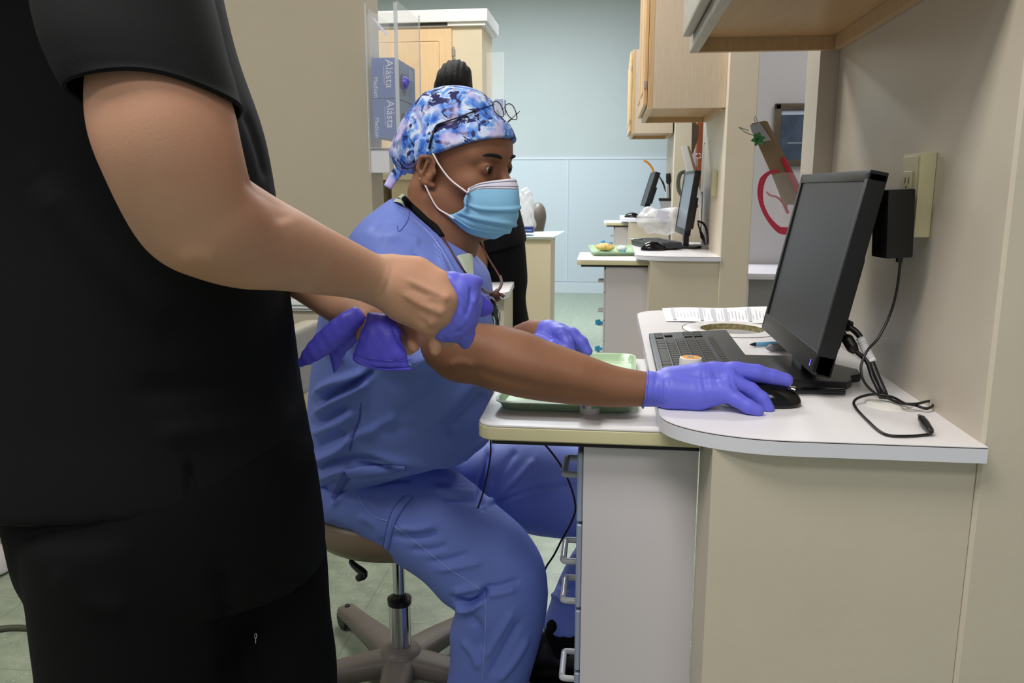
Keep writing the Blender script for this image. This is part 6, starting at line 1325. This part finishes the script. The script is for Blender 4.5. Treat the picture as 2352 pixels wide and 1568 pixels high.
# ================= person in black at the back =================
Yb = 3.1
bp_ = thing('person', 'person in black clothes with dark braided hair standing behind the seated person', 'person', (P(1150, 700, Yb)[0], Yb, 0))
hc = P(1042, 205, Yb)
V1, F1 = nets(field([('add', s_ell(hc+[0, 0, -.02], (.068, .085, .105)), 0), ('add', s_cone(hc+[.01, .02, -.08], P(1075, 345, Yb+.02), .045, .05), .03), ('add', s_ell(hc+[.0, .085, -.03], (.012, .016, .03)), .01)]), hc-.28, hc+.16, .007, 2)
hnd = []
for (u0, v0, u1, v1, yy_) in ((1070, 380, 1100, 600, Yb-.17), (1120, 380, 1150, 600, Yb+.19)):
    pl = [(u0, v0+20, yy_+(.05 if yy_ < Yb else -.05), .02), ((u0+u1)//2-5, (v0+v1)//2, yy_, .036), (u1, v1, yy_, .028), (u1+4, v1+30, yy_, .026)]
    q = chain(pl, .02)
    for k_, dx_ in enumerate((-8, -3, 2, 7)): q += chain([(u1+4+dx_, v1+34, yy_, .012), (u1+6+dx_, v1+60+k_ % 2*4, yy_, .008)], .006)
    q += chain([(u1-2, v1+18, yy_-.02, .012), (u1-6, v1+42, yy_-.03, .009)], .006)
    lo, hi = bounds(pl, .09); hnd.append(nets(field(q), lo, hi, .006, 1))
face(hc+[-.013, 0, -.015], bp_, .85)
link_mesh('body', *merge((V1, F1), *hnd, remesh([loft([((1045, 330), (1110, 340), Yb, .06), ((1040, 450), (1170, 440), Yb, .14), ((1070, 620), (1190, 620), Yb, .13)])], .015, 2)), 'skin_dark', bp_, smooth=True)
V, Fq = nets(field([('add', s_ell(hc+[-.0, -.0, 0], (.072, .090, .098)), 0), ('add', s_ell(hc+[.012, 0, .055], (.052, .055, .050)), .02), ('int', s_plane(hc+[0, 0, -.06], (0, 0, -1)), .01)]), hc-.16, hc+.17, .006, 1)
V = V+vnormals(V, Fq)*(np.sin((V[:, 0]-hc[0])*330))[:, None]*.0022
link_mesh('hair', V, Fq, 'hair', bp_, smooth=True)
V, Fq = remesh([loft([((1048, 318), (1105, 322), Yb, .07), ((1018, 345), (1135, 345), Yb, .17), ((1010, 400), (1160, 400), Yb, .19), ((1025, 460), (1183, 450), Yb, .18), ((1050, 510), (1198, 500), Yb, .17), ((1062, 555), (1207, 540), Yb, .17), ((1066, 592), (1209, 556), Yb, .17)], ex=2.3), loft([((1040, 350), (1085, 345), Yb-.15, .06), ((1050, 430), (1110, 430), Yb-.18, .055), ((1062, 480), (1115, 480), Yb-.18, .055)])], .008, 4)
link_mesh('tunic', V, Fq, 'black_cloth', bp_, smooth=True)
V, Fq = remesh([loft([((1072, 560), (1204, 545), Yb, .15), ((1080, 640), (1211, 640), Yb, .15), ((1090, 690), (1207, 690), Yb, .14), ((1100, 760), (1218, 757), Yb, .13)], ex=2.2), loft([((1085, 680), (1160, 680), Yb-.07, .07), ((1092, 800), (1155, 800), Yb-.08, .06), ((1095, 1040), (1150, 1040), Yb-.08, .055)]), loft([((1120, 680), (1206, 680), Yb+.07, .07), ((1145, 800), (1214, 800), Yb+.08, .065), ((1150, 1010), (1208, 1010), Yb+.08, .055)])], .008, 3)
link_mesh('trousers', V, Fq, 'black_cloth_soft', bp_, smooth=True)
for (u, yy_) in ((1122, Yb-.08), (1180, Yb+.08)):
    fx = P(u, 1000, yy_)[0]; f = field([('add', s_cone((fx-.04, yy_, .05), (fx+.06, yy_, .045), .045, .044), 0), ('add', s_cone((fx+.06, yy_, .045), (fx+.15, yy_, .038), .044, .036), .03), ('int', s_plane((0, 0, .002), (0, 0, -1)), .004)])
    V, Fq = nets(f, (fx-.13, yy_-.08, -.02), (fx+.23, yy_+.08, .15), .008, 2); link_mesh('shoe', V, Fq, 'leather_shoe', bp_, smooth=True)
